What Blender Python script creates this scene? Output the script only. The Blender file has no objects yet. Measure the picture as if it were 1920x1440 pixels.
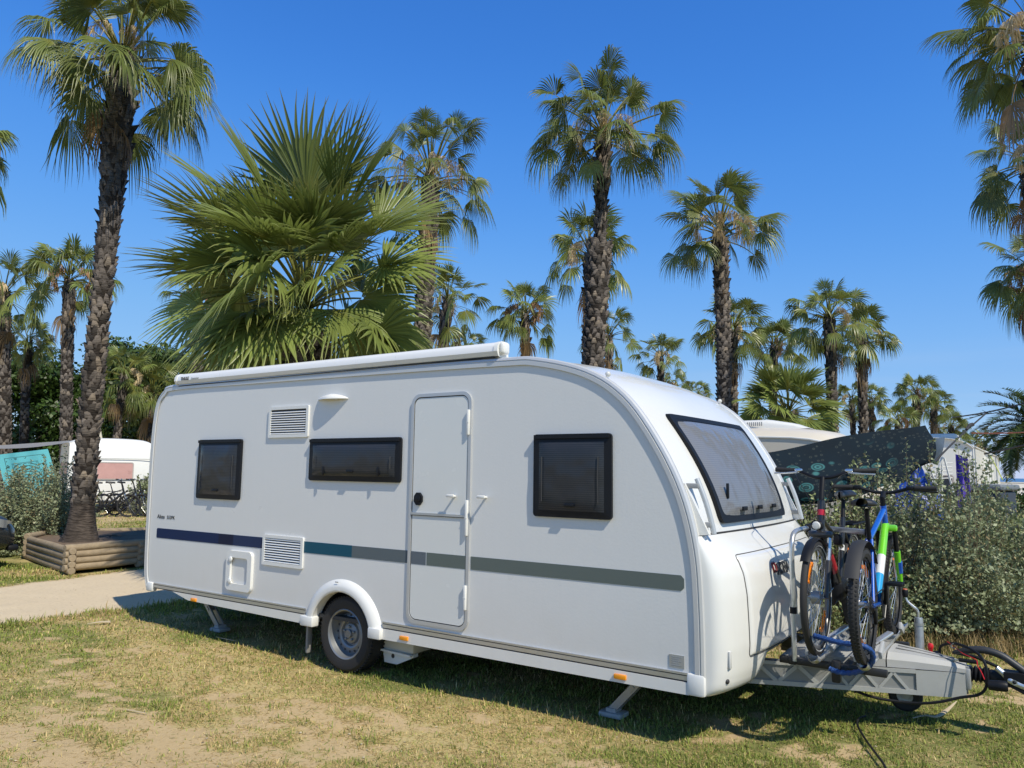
import bpy, bmesh, math, random
import numpy as np
from mathutils import Vector, Matrix
from math import sin, cos, tan, pi, radians, sqrt, atan2

S = bpy.context.scene
COL = S.collection
R_ = radians

# ---------------------------------------------------------------- camera frame
CAM = np.array([7.6567, -4.4638, 1.63])
YAW, PITCH, ROLL, FPX = R_(-34.749), R_(6.602), R_(0.742), 1416.0

def _basis():
    cy, sy = cos(YAW), sin(YAW)
    f = np.array([sy * cos(PITCH), cy * cos(PITCH), sin(PITCH)])
    r = np.array([cy, -sy, 0.0])
    u = np.cross(r, f)
    return cos(ROLL) * r + sin(ROLL) * u, -sin(ROLL) * r + cos(ROLL) * u, f
CR, CU, CF = _basis()

def ray(px, py):
    return ((px - 960) * CR - (py - 720) * CU + FPX * CF) / FPX

def at(px, py, d):                       # a point of the place from where it is seen and its distance
    return CAM + ray(px, py) * d

def onY(px, py, Y):
    r = ray(px, py)
    return CAM + r * ((Y - CAM[1]) / r[1])

def onZ(px, py, Z=0.0):
    r = ray(px, py)
    return CAM + r * ((Z - CAM[2]) / r[2])

# ---------------------------------------------------------------- tagging
def tag(o, label=None, cat=None, group=None, kind=None):
    if label: o['label'] = label
    if cat: o['category'] = cat
    if group: o['group'] = group
    if kind: o['kind'] = kind
    return o

def thing(name, label, cat, loc=(0, 0, 0), rz=0.0, group=None, scale=1.0):
    o = bpy.data.objects.new(name, None)
    o.empty_display_size = 0.2
    COL.objects.link(o)
    o.location = loc
    o.rotation_euler = (0, 0, rz)
    o.scale = (scale,) * 3
    return tag(o, label, cat, group)

def copy_tree(o, parent=None):
    c = o.copy()
    COL.objects.link(c)
    c.parent = parent
    for ch in list(o.children):
        copy_tree(ch, c)
    return c

# ---------------------------------------------------------------- materials
_M = {}
def mat(name, base, rough=0.5, metal=0.0, var=0.06, vscale=6.0, bump=0.0, bscale=60.0, coat=0.0,
        spec=0.5, rvar=0.08):
    if name in _M: return _M[name]
    m = bpy.data.materials.new(name); m.use_nodes = True
    nt = m.node_tree; N = nt.nodes; L = nt.links
    b = N['Principled BSDF']
    tc = N.new('ShaderNodeTexCoord')
    nz = N.new('ShaderNodeTexNoise'); nz.inputs['Scale'].default_value = vscale
    nz.inputs['Detail'].default_value = 5
    L.new(tc.outputs['Object'], nz.inputs['Vector'])
    mx = N.new('ShaderNodeMix'); mx.data_type = 'RGBA'
    mx.inputs[6].default_value = (*[c * (1 - var) for c in base], 1)
    mx.inputs[7].default_value = (*[min(1, c * (1 + var)) for c in base], 1)
    L.new(nz.outputs['Fac'], mx.inputs[0])
    L.new(mx.outputs[2], b.inputs['Base Color'])
    mr = N.new('ShaderNodeMapRange')
    mr.inputs['To Min'].default_value = max(0.02, rough - rvar)
    mr.inputs['To Max'].default_value = min(1, rough + rvar)
    L.new(nz.outputs['Fac'], mr.inputs['Value'])
    L.new(mr.outputs['Result'], b.inputs['Roughness'])
    b.inputs['Metallic'].default_value = metal
    b.inputs['Specular IOR Level'].default_value = spec
    b.inputs['Coat Weight'].default_value = coat
    if bump:
        n2 = N.new('ShaderNodeTexNoise'); n2.inputs['Scale'].default_value = bscale
        n2.inputs['Detail'].default_value = 4
        L.new(tc.outputs['Object'], n2.inputs['Vector'])
        bp = N.new('ShaderNodeBump'); bp.inputs['Strength'].default_value = bump
        bp.inputs['Distance'].default_value = 0.02
        L.new(n2.outputs['Fac'], bp.inputs['Height'])
        L.new(bp.outputs['Normal'], b.inputs['Normal'])
    _M[name] = m
    return m

def leafmat(name, transl=0.3, rough=0.45, spec=0.4):
    """colour from the 'col' attribute, a share of light let through"""
    if name in _M: return _M[name]
    m = bpy.data.materials.new(name); m.use_nodes = True
    nt = m.node_tree; N = nt.nodes; L = nt.links
    b = N['Principled BSDF']; out = N['Material Output']
    a = N.new('ShaderNodeAttribute'); a.attribute_name = 'col'
    L.new(a.outputs['Color'], b.inputs['Base Color'])
    b.inputs['Roughness'].default_value = rough
    b.inputs['Specular IOR Level'].default_value = spec
    if transl > 0:
        t = N.new('ShaderNodeBsdfTranslucent')
        L.new(a.outputs['Color'], t.inputs['Color'])
        mx = N.new('ShaderNodeMixShader'); mx.inputs[0].default_value = transl
        L.new(b.outputs[0], mx.inputs[1]); L.new(t.outputs[0], mx.inputs[2])
        L.new(mx.outputs[0], out.inputs['Surface'])
    _M[name] = m
    return m

# ---------------------------------------------------------------- mesh builder
class MB:
    def __init__(s):
        s.v = []; s.f = []; s.m = []; s.mi = 0
    def add(s, vs, fs, mi=None):
        n = len(s.v); s.v += [tuple(map(float, p)) for p in vs]
        for f in fs:
            s.f.append([i + n for i in f]); s.m.append(s.mi if mi is None else mi)
        return s
    def box(s, c, d, rz=0.0, mat3=None, mi=None):
        x, y, z = [k / 2 for k in d]
        P = [Vector((a * x, b * y, e * z)) for a in (-1, 1) for b in (-1, 1) for e in (-1, 1)]
        Mx = mat3 or Matrix.Rotation(rz, 3, 'Z')
        P = [Mx @ p + Vector(c) for p in P]
        return s.add(P, [(0, 1, 3, 2), (4, 6, 7, 5), (0, 4, 5, 1), (2, 3, 7, 6), (0, 2, 6, 4), (1, 5, 7, 3)], mi)
    def rbox(s, c, d, r=0.01, seg=2, mat3=None, mi=None):
        bm = bmesh.new(); bmesh.ops.create_cube(bm, size=1)
        for v in bm.verts: v.co = Vector((v.co.x * d[0], v.co.y * d[1], v.co.z * d[2]))
        bmesh.ops.bevel(bm, geom=bm.edges[:], offset=min(r, min(d) * .49), segments=seg, affect='EDGES', profile=.5)
        bm.verts.ensure_lookup_table()
        Mx = mat3 or Matrix.Identity(3)
        vs = [Mx @ v.co + Vector(c) for v in bm.verts]
        fs = [[v.index for v in f.verts] for f in bm.faces]
        bm.free()
        return s.add(vs, fs, mi)
    def tube(s, path, r, seg=8, cap=True, mi=None, closed=False, flat=1.0):
        P = [Vector(map(float, p)) for p in path]; n = len(P)
        rs = r if isinstance(r, (list, tuple, np.ndarray)) else [r] * n
        up = None; vs = []
        for i in range(n):
            if closed: t = P[(i + 1) % n] - P[i - 1]
            else: t = P[min(i + 1, n - 1)] - P[max(i - 1, 0)]
            if t.length < 1e-9: t = Vector((0, 0, 1))
            t.normalize()
            if up is None:
                up = Vector((0, 0, 1)) if abs(t.z) < .95 else Vector((1, 0, 0))
            a = up - t * up.dot(t)
            if a.length < 1e-6: a = t.orthogonal()
            a.normalize(); b = t.cross(a); up = a
            for k in range(seg):
                w = 2 * pi * k / seg
                vs.append(P[i] + (a * cos(w) * flat + b * sin(w)) * rs[i])
        fs = []
        for i in range(n if closed else n - 1):
            j = (i + 1) % n
            for k in range(seg):
                l = (k + 1) % seg
                fs.append((i * seg + k, i * seg + l, j * seg + l, j * seg + k))
        if cap and not closed:
            fs.append(tuple(range(seg))[::-1]); fs.append(tuple((n - 1) * seg + k for k in range(seg)))
        return s.add(vs, fs, mi)
    def lathe(s, prof, o, ax, seg=24, mi=None, cap=False):
        """prof: (radius, along axis)"""
        o = Vector(map(float, o)); ax = Vector(ax).normalized(); a = ax.orthogonal().normalized(); b = ax.cross(a)
        vs = [];  n = len(prof)
        for (r, h) in prof:
            for k in range(seg):
                w = 2 * pi * k / seg
                vs.append(o + ax * h + (a * cos(w) + b * sin(w)) * r)
        fs = [(i * seg + k, i * seg + (k + 1) % seg, (i + 1) * seg + (k + 1) % seg, (i + 1) * seg + k)
              for i in range(n - 1) for k in range(seg)]
        if cap:
            fs.append(tuple(range(seg))[::-1]); fs.append(tuple((n - 1) * seg + k for k in range(seg)))
        return s.add(vs, fs, mi)
    def grid(s, fn, nu, nv, mi=None, flip=False):
        vs = [fn(i / nu, j / nv) for i in range(nu + 1) for j in range(nv + 1)]
        w = nv + 1
        fs = [(i * w + j, (i + 1) * w + j, (i + 1) * w + j + 1, i * w + j + 1) for i in range(nu) for j in range(nv)]
        if flip: fs = [f[::-1] for f in fs]
        return s.add(vs, fs, mi)
    def prism(s, poly, f0, f1, mi=None):
        """poly: 2-D points, f0/f1 map a point to 3-D for each end"""
        n = len(poly)
        vs = [f0(*p) for p in poly] + [f1(*p) for p in poly]
        fs = [tuple(range(n))[::-1], tuple(range(n, 2 * n))]
        fs += [(i, (i + 1) % n, n + (i + 1) % n, n + i) for i in range(n)]
        return s.add(vs, fs, mi)
    def ring(s, outer, inner, fo, mi=None, depth=None, fb=None):
        """flat ring between two outlines of equal count; fo maps to front, fb to back"""
        n = len(outer)
        vs = [fo(*p) for p in outer] + [fo(*p) for p in inner]
        fs = [(i, (i + 1) % n, n + (i + 1) % n, n + i) for i in range(n)]
        if fb:
            vs += [fb(*p) for p in outer] + [fb(*p) for p in inner]
            fs += [(2 * n + i, 2 * n + (i + 1) % n, (i + 1) % n, i) for i in range(n)]
            fs += [(n + i, n + (i + 1) % n, 3 * n + (i + 1) % n, 3 * n + i) for i in range(n)]
        return s.add(vs, fs, mi)
    def sphere(s, c, r, seg=14, mi=None, sc=(1, 1, 1)):
        c = np.array(c, float)
        def fn(u, v):
            a = 2 * pi * u; b = pi * v
            return c + np.array([cos(a) * sin(b) * sc[0], sin(a) * sin(b) * sc[1], cos(b) * sc[2]]) * r
        return s.grid(fn, seg, max(4, seg // 2), mi)
    def pieces(s):
        """faces by far-apart piece: a lamp on each side gives two parts, not one"""
        n = len(s.v); par = list(range(n))
        def fd(i):
            while par[i] != i: par[i] = par[par[i]]; i = par[i]
            return i
        for f in s.f:
            a = fd(f[0])
            for j in f[1:]: par[fd(j)] = a
        root = {}; isl = [root.setdefault(fd(i), len(root)) for i in range(n)]
        k = len(root)
        if k == 1 or k > 400: return [list(range(len(s.f)))]
        V = np.array(s.v); I = np.array(isl); lo = np.full((k, 3), 1e9); hi = -lo
        np.minimum.at(lo, I, V); np.maximum.at(hi, I, V)
        size = (hi - lo).max(1)
        gap = np.maximum(0, np.maximum(lo[:, None] - hi[None], lo[None] - hi[:, None]))
        near = np.sqrt((gap ** 2).sum(2)) <= np.maximum(.019, .49 * np.maximum(size[:, None], size[None]))
        lab = list(range(k))
        for a in range(k):
            for b in range(a):
                if near[a, b] and lab[a] != lab[b]:
                    x, y = lab[a], lab[b]; lab = [y if l == x else l for l in lab]
        out = {}
        for fi, f in enumerate(s.f): out.setdefault(lab[isl[f[0]]], []).append(fi)
        return list(out.values())
    def build(s, name, mats, parent=None, smooth=38, loc=None, split=True):
        ms = mats if isinstance(mats, (list, tuple)) else [mats]
        groups = s.pieces() if (split and len(s.v) < 30000) else [list(range(len(s.f)))]
        first = None
        for g in groups:
            if len(groups) == 1: v, f, mm = s.v, s.f, s.m
            else:
                ids = sorted({i for k in g for i in s.f[k]}); mp = {i: j for j, i in enumerate(ids)}
                v = [s.v[i] for i in ids]; f = [[mp[i] for i in s.f[k]] for k in g]; mm = [s.m[k] for k in g]
            me = bpy.data.meshes.new(name)
            me.from_pydata(v, [], f)
            for m in ms: me.materials.append(m)
            if len(ms) > 1: me.polygons.foreach_set('material_index', mm)
            bm = bmesh.new(); bm.from_mesh(me)
            bmesh.ops.remove_doubles(bm, verts=bm.verts, dist=1e-5)
            bmesh.ops.recalc_face_normals(bm, faces=bm.faces[:])
            bm.to_mesh(me); bm.free()
            if smooth:
                me.polygons.foreach_set('use_smooth', [True] * len(me.polygons))
                me.set_sharp_from_angle(angle=R_(smooth))
            me.update()
            o = bpy.data.objects.new(name, me); COL.objects.link(o)
            if parent: o.parent = parent
            if loc: o.location = loc
            first = first or o
        return first

def rrect(x0, x1, z0, z1, r, n=5):
    out = []
    for (cx, cz, a0) in ((x1 - r, z1 - r, 0), (x0 + r, z1 - r, 90), (x0 + r, z0 + r, 180), (x1 - r, z0 + r, 270)):
        for k in range(n + 1):
            a = R_(a0 + 90 * k / n)
            out.append((cx + r * cos(a), cz + r * sin(a)))
    return out

def smooth_path(P, n=6, closed=False):
    P = [np.array(p, float) for p in P]; out = []
    m = len(P)
    for i in range(m if closed else m - 1):
        if closed: p0, p1, p2, p3 = P[i - 1], P[i], P[(i + 1) % m], P[(i + 2) % m]
        else: p0, p1, p2, p3 = P[max(i - 1, 0)], P[i], P[i + 1], P[min(i + 2, m - 1)]
        for k in range(n):
            t = k / n
            out.append(.5 * ((2 * p1) + (-p0 + p2) * t + (2 * p0 - 5 * p1 + 4 * p2 - p3) * t * t + (-p0 + 3 * p1 - 3 * p2 + p3) * t ** 3))
    if not closed: out.append(P[-1])
    return out

def np_mesh(name, V, F, colr, material, parent=None, smooth=False):
    """V (n,3), F list of int arrays (m,k), colr (n,3)"""
    me = bpy.data.meshes.new(name)
    V = np.asarray(V, np.float32)
    F = [np.asarray(f, np.int32) for f in F if len(f)]
    nl = sum(f.size for f in F); npoly = sum(len(f) for f in F)
    me.vertices.add(len(V)); me.vertices.foreach_set('co', V.ravel())
    me.loops.add(nl); me.loops.foreach_set('vertex_index', np.concatenate([f.ravel() for f in F]))
    me.polygons.add(npoly)
    tot = np.concatenate([np.full(len(f), f.shape[1], np.int32) for f in F])
    st = np.concatenate([[0], np.cumsum(tot)[:-1]]).astype(np.int32)
    me.polygons.foreach_set('loop_start', st)
    me.polygons.foreach_set('loop_total', tot)
    if smooth: me.polygons.foreach_set('use_smooth', np.ones(npoly, bool))
    me.update(calc_edges=True)
    if colr is not None:
        at_ = me.attributes.new('col', 'FLOAT_COLOR', 'POINT')
        c4 = np.ones((len(V), 4), np.float32); c4[:, :3] = colr
        at_.data.foreach_set('color', c4.ravel())
    me.materials.append(material)
    o = bpy.data.objects.new(name, me); COL.objects.link(o)
    if parent: o.parent = parent
    return o

def text_part(name, body, size, material, parent, mx, extrude=0.0008, bold=0.0, shear=0.0, sx=1.0):
    cu = bpy.data.curves.new(name, 'FONT'); cu.body = body; cu.size = size
    cu.extrude = extrude; cu.offset = bold; cu.shear = shear
    t = bpy.data.objects.new(name, cu); COL.objects.link(t)
    bpy.context.view_layer.update()
    me = bpy.data.meshes.new_from_object(t.evaluated_get(bpy.context.evaluated_depsgraph_get()))
    bpy.data.objects.remove(t)
    me.transform(mx @ Matrix.Diagonal((sx, 1, 1, 1)))
    me.materials.clear(); me.materials.append(material)
    o = bpy.data.objects.new(name, me); COL.objects.link(o); o.parent = parent
    return o

# value noise on numpy arrays (same patches for ground colour and for the blades)
_rng0 = np.random.default_rng(5)
_T = _rng0.random((256, 256))
def vnoise(x, y):
    xi = np.floor(x).astype(int); yi = np.floor(y).astype(int)
    fx = x - xi; fy = y - yi
    fx = fx * fx * (3 - 2 * fx); fy = fy * fy * (3 - 2 * fy)
    a = _T[xi & 255, yi & 255]; b = _T[(xi + 1) & 255, yi & 255]
    c = _T[xi & 255, (yi + 1) & 255]; d = _T[(xi + 1) & 255, (yi + 1) & 255]
    return (a * (1 - fx) + b * fx) * (1 - fy) + (c * (1 - fx) + d * fx) * fy
def fbm(x, y, o=4):
    s = 0; w = .5; t = 0
    for k in range(o):
        s = s + w * vnoise(x * 2 ** k + 17.3 * k, y * 2 ** k + 5.1 * k); t += w; w *= .55
    return s / t
def sstep(a, b, x):
    t = np.clip((x - a) / (b - a), 0, 1); return t * t * (3 - 2 * t)
# ---------------------------------------------------------------- ground
def terrain(x, y):
    h = .11 * np.exp(-((x - 7.3) / 1.3) ** 2 - ((y - 1.9) / 1.25) ** 2)
    h = h - .03 * np.exp(-((x - 2.9) / 1.4) ** 2 - ((y - .3) / 1.0) ** 2)
    near = np.exp(-((x - 3) ** 2 + y ** 2) / 300)
    h = h + near * (.035 * (fbm(x * .9, y * .9, 3) - .5) + .018 * (fbm(x * 4 + 9, y * 4, 2) - .5))
    return h
def road_edge(y): return -1.12 + .10 * np.sin(y * 1.3) + .22 * (fbm(y * 1.1 + 40, y * .3 + 3, 3) - .5)
def road_far(y): return -4.05 - .18 * (y - 1) * .5 + .4 * (fbm(y * .9 + 70, y * .2, 3) - .5)
def road_mask(x, y):
    n = .25 * (fbm(x * 3 + 3, y * 3, 3) - .5)
    a = sstep(-.12, .12, road_edge(y) + n - x) * sstep(-.15, .15, x - road_far(y) + n)
    return a
def grass_mask(x, y):
    """share of the soil under grass"""
    n = fbm(x * 2.2 + 11, y * 3.6 + 4, 4) * .55 + fbm(x * 8 + 1, y * 11 + 2, 3) * .45
    bare = 1.1 * np.exp(-((x - 4.0) / 1.6) ** 2 - ((y + 1.75) / 1.0) ** 2)
    bare = bare + .9 * np.exp(-((x - 2.4) / 1.5) ** 2 - ((y + 2.7) / 1.0) ** 2)
    bare = bare + .5 * np.exp(-((x - 5.1) / .9) ** 2 - ((y + .3) / .4) ** 2)
    bare = bare + .7 * np.exp(-((x - 3.4) / 1.3) ** 2 - ((y + .8) / .3) ** 2)
    bare = bare + 1.2 * np.exp(-((x - 7.5) / .6) ** 2 - ((y - 2.4) / .6) ** 2)
    bare = bare + 1.5 * np.exp(-((x + 5.0) / 1.2) ** 2 - ((y - .75) / .45) ** 2)
    g = sstep(-.07, .10, n - .345 - .155 * np.minimum(bare, 1.6))
    far = sstep(9, 14, np.hypot(x - CAM[0], y - CAM[1]))
    strip = sstep(.50, .60, fbm(x * .16 + 3, y * .25 + 8, 3))
    g = g * (1 - far) + far * (1 - .75 * strip)
    return np.clip(g * (1 - road_mask(x, y)), 0, 1)
def yellow_mask(x, y):
    a = fbm(x * 1.2 + 31, y * 1.6 + 7, 4)
    b = .34 * np.exp(-((x - 2.6) / 1.7) ** 2 - ((y + .55) / .6) ** 2) - .16 * sstep(4.6, 6.4, x) - .1 * np.exp(-((y - 1.1) / 1.3) ** 2)
    return np.clip(sstep(.30, .62, a + b), 0, 1)

def axis_pts(lo, hi, step, far):
    c = list(np.arange(lo, hi + 1e-6, step))
    d = step; p = hi; up = []
    while p < far: d *= 1.25; p += d; up.append(p)
    d = step; p = lo; dn = []
    while p > -far: d *= 1.25; p -= d; dn.append(p)
    return np.array(dn[::-1] + c + up)
gx = axis_pts(-9, 10, .075, 2500); gy = axis_pts(-4, 8, .075, 2500)
GX, GY = np.meshgrid(gx, gy, indexing='ij')
V = np.stack([GX, GY, terrain(GX, GY)], -1).reshape(-1, 3)
w = len(gy); ii, jj = np.meshgrid(np.arange(len(gx) - 1), np.arange(w - 1), indexing='ij')
a = (ii * w + jj).ravel()
gm = grass_mask(GX, GY).ravel(); rm = road_mask(GX, GY).ravel(); ym = yellow_mask(GX, GY).ravel()

def ground_material():
    m = bpy.data.materials.new('soil_and_turf'); m.use_nodes = True
    nt = m.node_tree; N = nt.nodes; L = nt.links; b = N['Principled BSDF']
    at_ = N.new('ShaderNodeAttribute'); at_.attribute_name = 'col'
    sp = N.new('ShaderNodeSeparateColor'); L.new(at_.outputs['Color'], sp.inputs[0])
    tc = N.new('ShaderNodeTexCoord')
    def noise(sc, det=6, rough=.6):
        n = N.new('ShaderNodeTexNoise'); n.inputs['Scale'].default_value = sc
        n.inputs['Detail'].default_value = det; n.inputs['Roughness'].default_value = rough
        L.new(tc.outputs['Object'], n.inputs['Vector']); return n
    def mix(f, a, c):
        x = N.new('ShaderNodeMix'); x.data_type = 'RGBA'
        for k, s in ((6, a), (7, c)):
            if isinstance(s, tuple): x.inputs[k].default_value = (*s, 1)
            else: L.new(s, x.inputs[k])
        if isinstance(f, float): x.inputs[0].default_value = f
        else: L.new(f, x.inputs[0])
        return x.outputs[2]
    def ramp(s, lo, hi):
        r = N.new('ShaderNodeMapRange'); r.interpolation_type = 'SMOOTHSTEP'
        r.inputs['From Min'].default_value = lo; r.inputs['From Max'].default_value = hi
        L.new(s, r.inputs['Value']); return r.outputs['Result']
    n1, n2, n3 = noise(2.2), noise(23, 8, .7), noise(130, 4, .7)
    sand = mix(n1.outputs['Fac'], (.47, .345, .185), (.57, .43, .245))
    sand = mix(ramp(n2.outputs['Fac'], .52, .75), sand, (.33, .235, .12))
    sand = mix(ramp(n3.outputs['Fac'], .55, .8), sand, (.62, .49, .30))
    road = mix(n1.outputs['Fac'], (.62, .505, .35), (.70, .58, .415))
    road = mix(ramp(n2.outputs['Fac'], .45, .8), road, (.52, .42, .29))
    road = mix(ramp(n3.outputs['Fac'], .58, .72), road, (.74, .64, .48))
    turf = mix(n2.outputs['Fac'], (.13, .15, .045), (.25, .245, .085))
    dry = mix(n2.outputs['Fac'], (.42, .33, .15), (.56, .455, .22))
    turf = mix(sp.outputs[1], turf, dry)
    # edge of the patches broken up by fine noise
    ad = N.new('ShaderNodeMath'); ad.operation = 'ADD'; L.new(sp.outputs[0], ad.inputs[0])
    ms = N.new('ShaderNodeMath'); ms.operation = 'MULTIPLY_ADD'; L.new(n2.outputs['Fac'], ms.inputs[0])
    ms.inputs[1].default_value = .7; ms.inputs[2].default_value = -.35
    L.new(ms.outputs[0], ad.inputs[1])
    c = mix(ramp(ad.outputs[0], .25, .75), sand, turf)
    c = mix(sp.outputs[2], c, road)
    L.new(c, b.inputs['Base Color'])
    b.inputs['Roughness'].default_value = .95; b.inputs['Specular IOR Level'].default_value = .15
    bp = N.new('ShaderNodeBump'); bp.inputs['Strength'].default_value = .6; bp.inputs['Distance'].default_value = .012
    sm = N.new('ShaderNodeMath'); sm.operation = 'ADD'
    L.new(n2.outputs['Fac'], sm.inputs[0]); L.new(n3.outputs['Fac'], sm.inputs[1])
    L.new(sm.outputs[0], bp.inputs['Height']); L.new(bp.outputs['Normal'], b.inputs['Normal'])
    return m
gnd_o = np_mesh('ground', V, [np.stack([a, a + w, a + w + 1, a + 1], 1)], np.stack([gm, ym, rm], 1), ground_material(), smooth=True)
tag(gnd_o, kind='structure')

# the sea beyond the camp site
m = mat('sea_water', (.035, .12, .26), .35, var=.2, vscale=.05)
sb = MB(); sb.add([(-300, 170, .25), (2400, 170, .25), (2400, 2400, .25), (-300, 2400, .25)], [(0, 1, 2, 3)])
tag(sb.build('sea', m, smooth=0), kind='structure')

# ---------------------------------------------------------------- grass blades
def grass():
    rng = np.random.default_rng(3)
    N = 1550000
    u = rng.random(N)
    r = 2.4 + (36 - 2.4) * u ** 1.9
    ang = (rng.random(N) - .5) * 2 * R_(37.5)
    wide = rng.random(N) < .16                            # thinner lawn on both sides of the view
    ang = np.where(wide, np.sign(ang) * (R_(37) + R_(26) * rng.random(N)), ang)
    fa = atan2(CF[1], CF[0])
    x = CAM[0] + r * np.cos(fa + ang); y = CAM[1] + r * np.sin(fa + ang)
    g = grass_mask(x, y); ye = yellow_mask(x, y)
    tuft = fbm(x * 5 + 3, y * 5 + 9, 3)
    # clear of road, planter, wheels
    keep = rng.random(N) < np.clip(g * 1.15, 0.10, 1) * (.5 + .8 * sstep(.35, .6, tuft))
    keep &= ~((x > -7.6) & (x < -4.3) & (y > 1.4) & (y < 4.6))
    keep &= road_mask(x, y) < .55
    x, y, r, ye, tuft = x[keep], y[keep], r[keep], ye[keep], tuft[keep]
    n = len(x)
    z = terrain(x, y) - .003
    base = np.stack([x, y, z], 1)
    edge = np.exp(-((x - road_edge(y) - .15) / .2) ** 2)
    shade = np.exp(-((y - .25) / .25) ** 2) * (x > -1) * (x < 6)
    Lh = (.018 + .036 * rng.random(n) ** 2.0) * (.55 + .75 * tuft) * (1 + .9 * edge + 1.0 * shade * (rng.random(n) < .12)) * np.clip(r / 8, 1, 1.6)
    tall = rng.random(n) < .015
    Lh = np.where(tall, Lh * 1.7, Lh)
    flatd = rng.random(n) < (.36 + .36 * ye)             # dry litter lying flat
    tilt = np.where(flatd, R_(78) + rng.random(n) * .15, rng.random(n) * R_(62))
    Lh = np.where(flatd, Lh * 1.5, Lh)
    az = rng.random(n) * 2 * pi
    d = np.stack([np.cos(az) * np.sin(tilt), np.sin(az) * np.sin(tilt), np.cos(tilt)], 1)
    side = np.stack([-np.sin(az), np.cos(az), np.zeros(n)], 1)
    wd = (.0014 + .0016 * rng.random(n)) * np.clip(r / 4.2, 1, 5)
    bend = np.stack([np.cos(az), np.sin(az), -np.ones(n) * .4], 1) * (Lh * .28 * rng.random(n))[:, None]
    mid = base + d * (Lh * .55)[:, None]
    tip = base + d * Lh[:, None] + bend
    tip[:, 2] = np.maximum(tip[:, 2], z + .006); mid[:, 2] = np.maximum(mid[:, 2], z + .006)
    V = np.stack([base - side * wd[:, None], base + side * wd[:, None], mid + side * wd[:, None] * .8, mid - side * wd[:, None] * .8, tip], 1).reshape(-1, 3)
    k = np.arange(n) * 5
    F4 = np.stack([k, k + 1, k + 2, k + 3], 1); F3 = np.stack([k + 3, k + 2, k + 4], 1)
    green = np.array([.14, .20, .040]); lime = np.array([.36, .39, .085]); straw = np.array([.66, .53, .24]); tan_ = np.array([.50, .36, .17])
    q = rng.random(n)[:, None]
    gcol = green * (1 - q) + lime * q
    q2 = rng.random(n)[:, None]
    scol = straw * (1 - q2) + tan_ * q2
    isdry = (rng.random(n) < (.05 + .38 * ye)) | (flatd & (rng.random(n) < .75))
    c = np.where(isdry[:, None], scol, gcol) * (.75 + .5 * rng.random(n))[:, None]
    c = np.repeat(c, 5, 0)
    o = np_mesh('grass', V, [F4, F3], c, leafmat('grass_blade', .25, .6, .25))
    tag(o, 'short patchy lawn of green and straw coloured grass round the caravan', 'grass', kind='stuff')
grass()
def litter():
    """dry leaf flakes and pebbles strewn over the pitch"""
    rng = np.random.default_rng(41); n = 3600
    r = 2.5 + 11 * rng.random(n) ** 1.4; ang = (rng.random(n) - .5) * 2 * R_(37); fa = atan2(CF[1], CF[0])
    x = CAM[0] + r * np.cos(fa + ang); y = CAM[1] + r * np.sin(fa + ang); z = terrain(x, y) + .006
    s = (.003 + .008 * rng.random(n) ** 2.5); az = rng.random(n) * 6.28; el = .5 + .5 * rng.random(n)
    c, q = np.cos(az), np.sin(az); h = s * (.2 + .5 * rng.random(n))
    P = lambda a, b, dz: np.stack([x + (c * a - q * b * el) * s, y + (q * a + c * b * el) * s, z + dz], 1)
    V = np.stack([P(-1, -.4, 0 * h), P(-.2, -1, 0 * h), P(1, -.5, h * .3), P(.9, .6, 0 * h), P(-.3, 1, h * .3), P(0, 0, h)], 1).reshape(-1, 3)
    k = np.arange(n) * 6
    F = np.concatenate([np.stack([k + i, k + (i + 1) % 5, k + 5], 1) for i in range(5)])
    col = np.array([[.36, .25, .13], [.50, .42, .30], [.28, .19, .10], [.42, .36, .27]])[rng.integers(0, 4, n)] * (.7 + .6 * rng.random(n))[:, None]
    o = np_mesh('leaf_litter', V, [F], np.repeat(col, 6, 0), leafmat('litter', 0, .9, .15))
    tag(o, 'small dry leaf flakes and pebbles strewn over lawn and sand', 'litter', kind='stuff')
litter()
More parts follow.
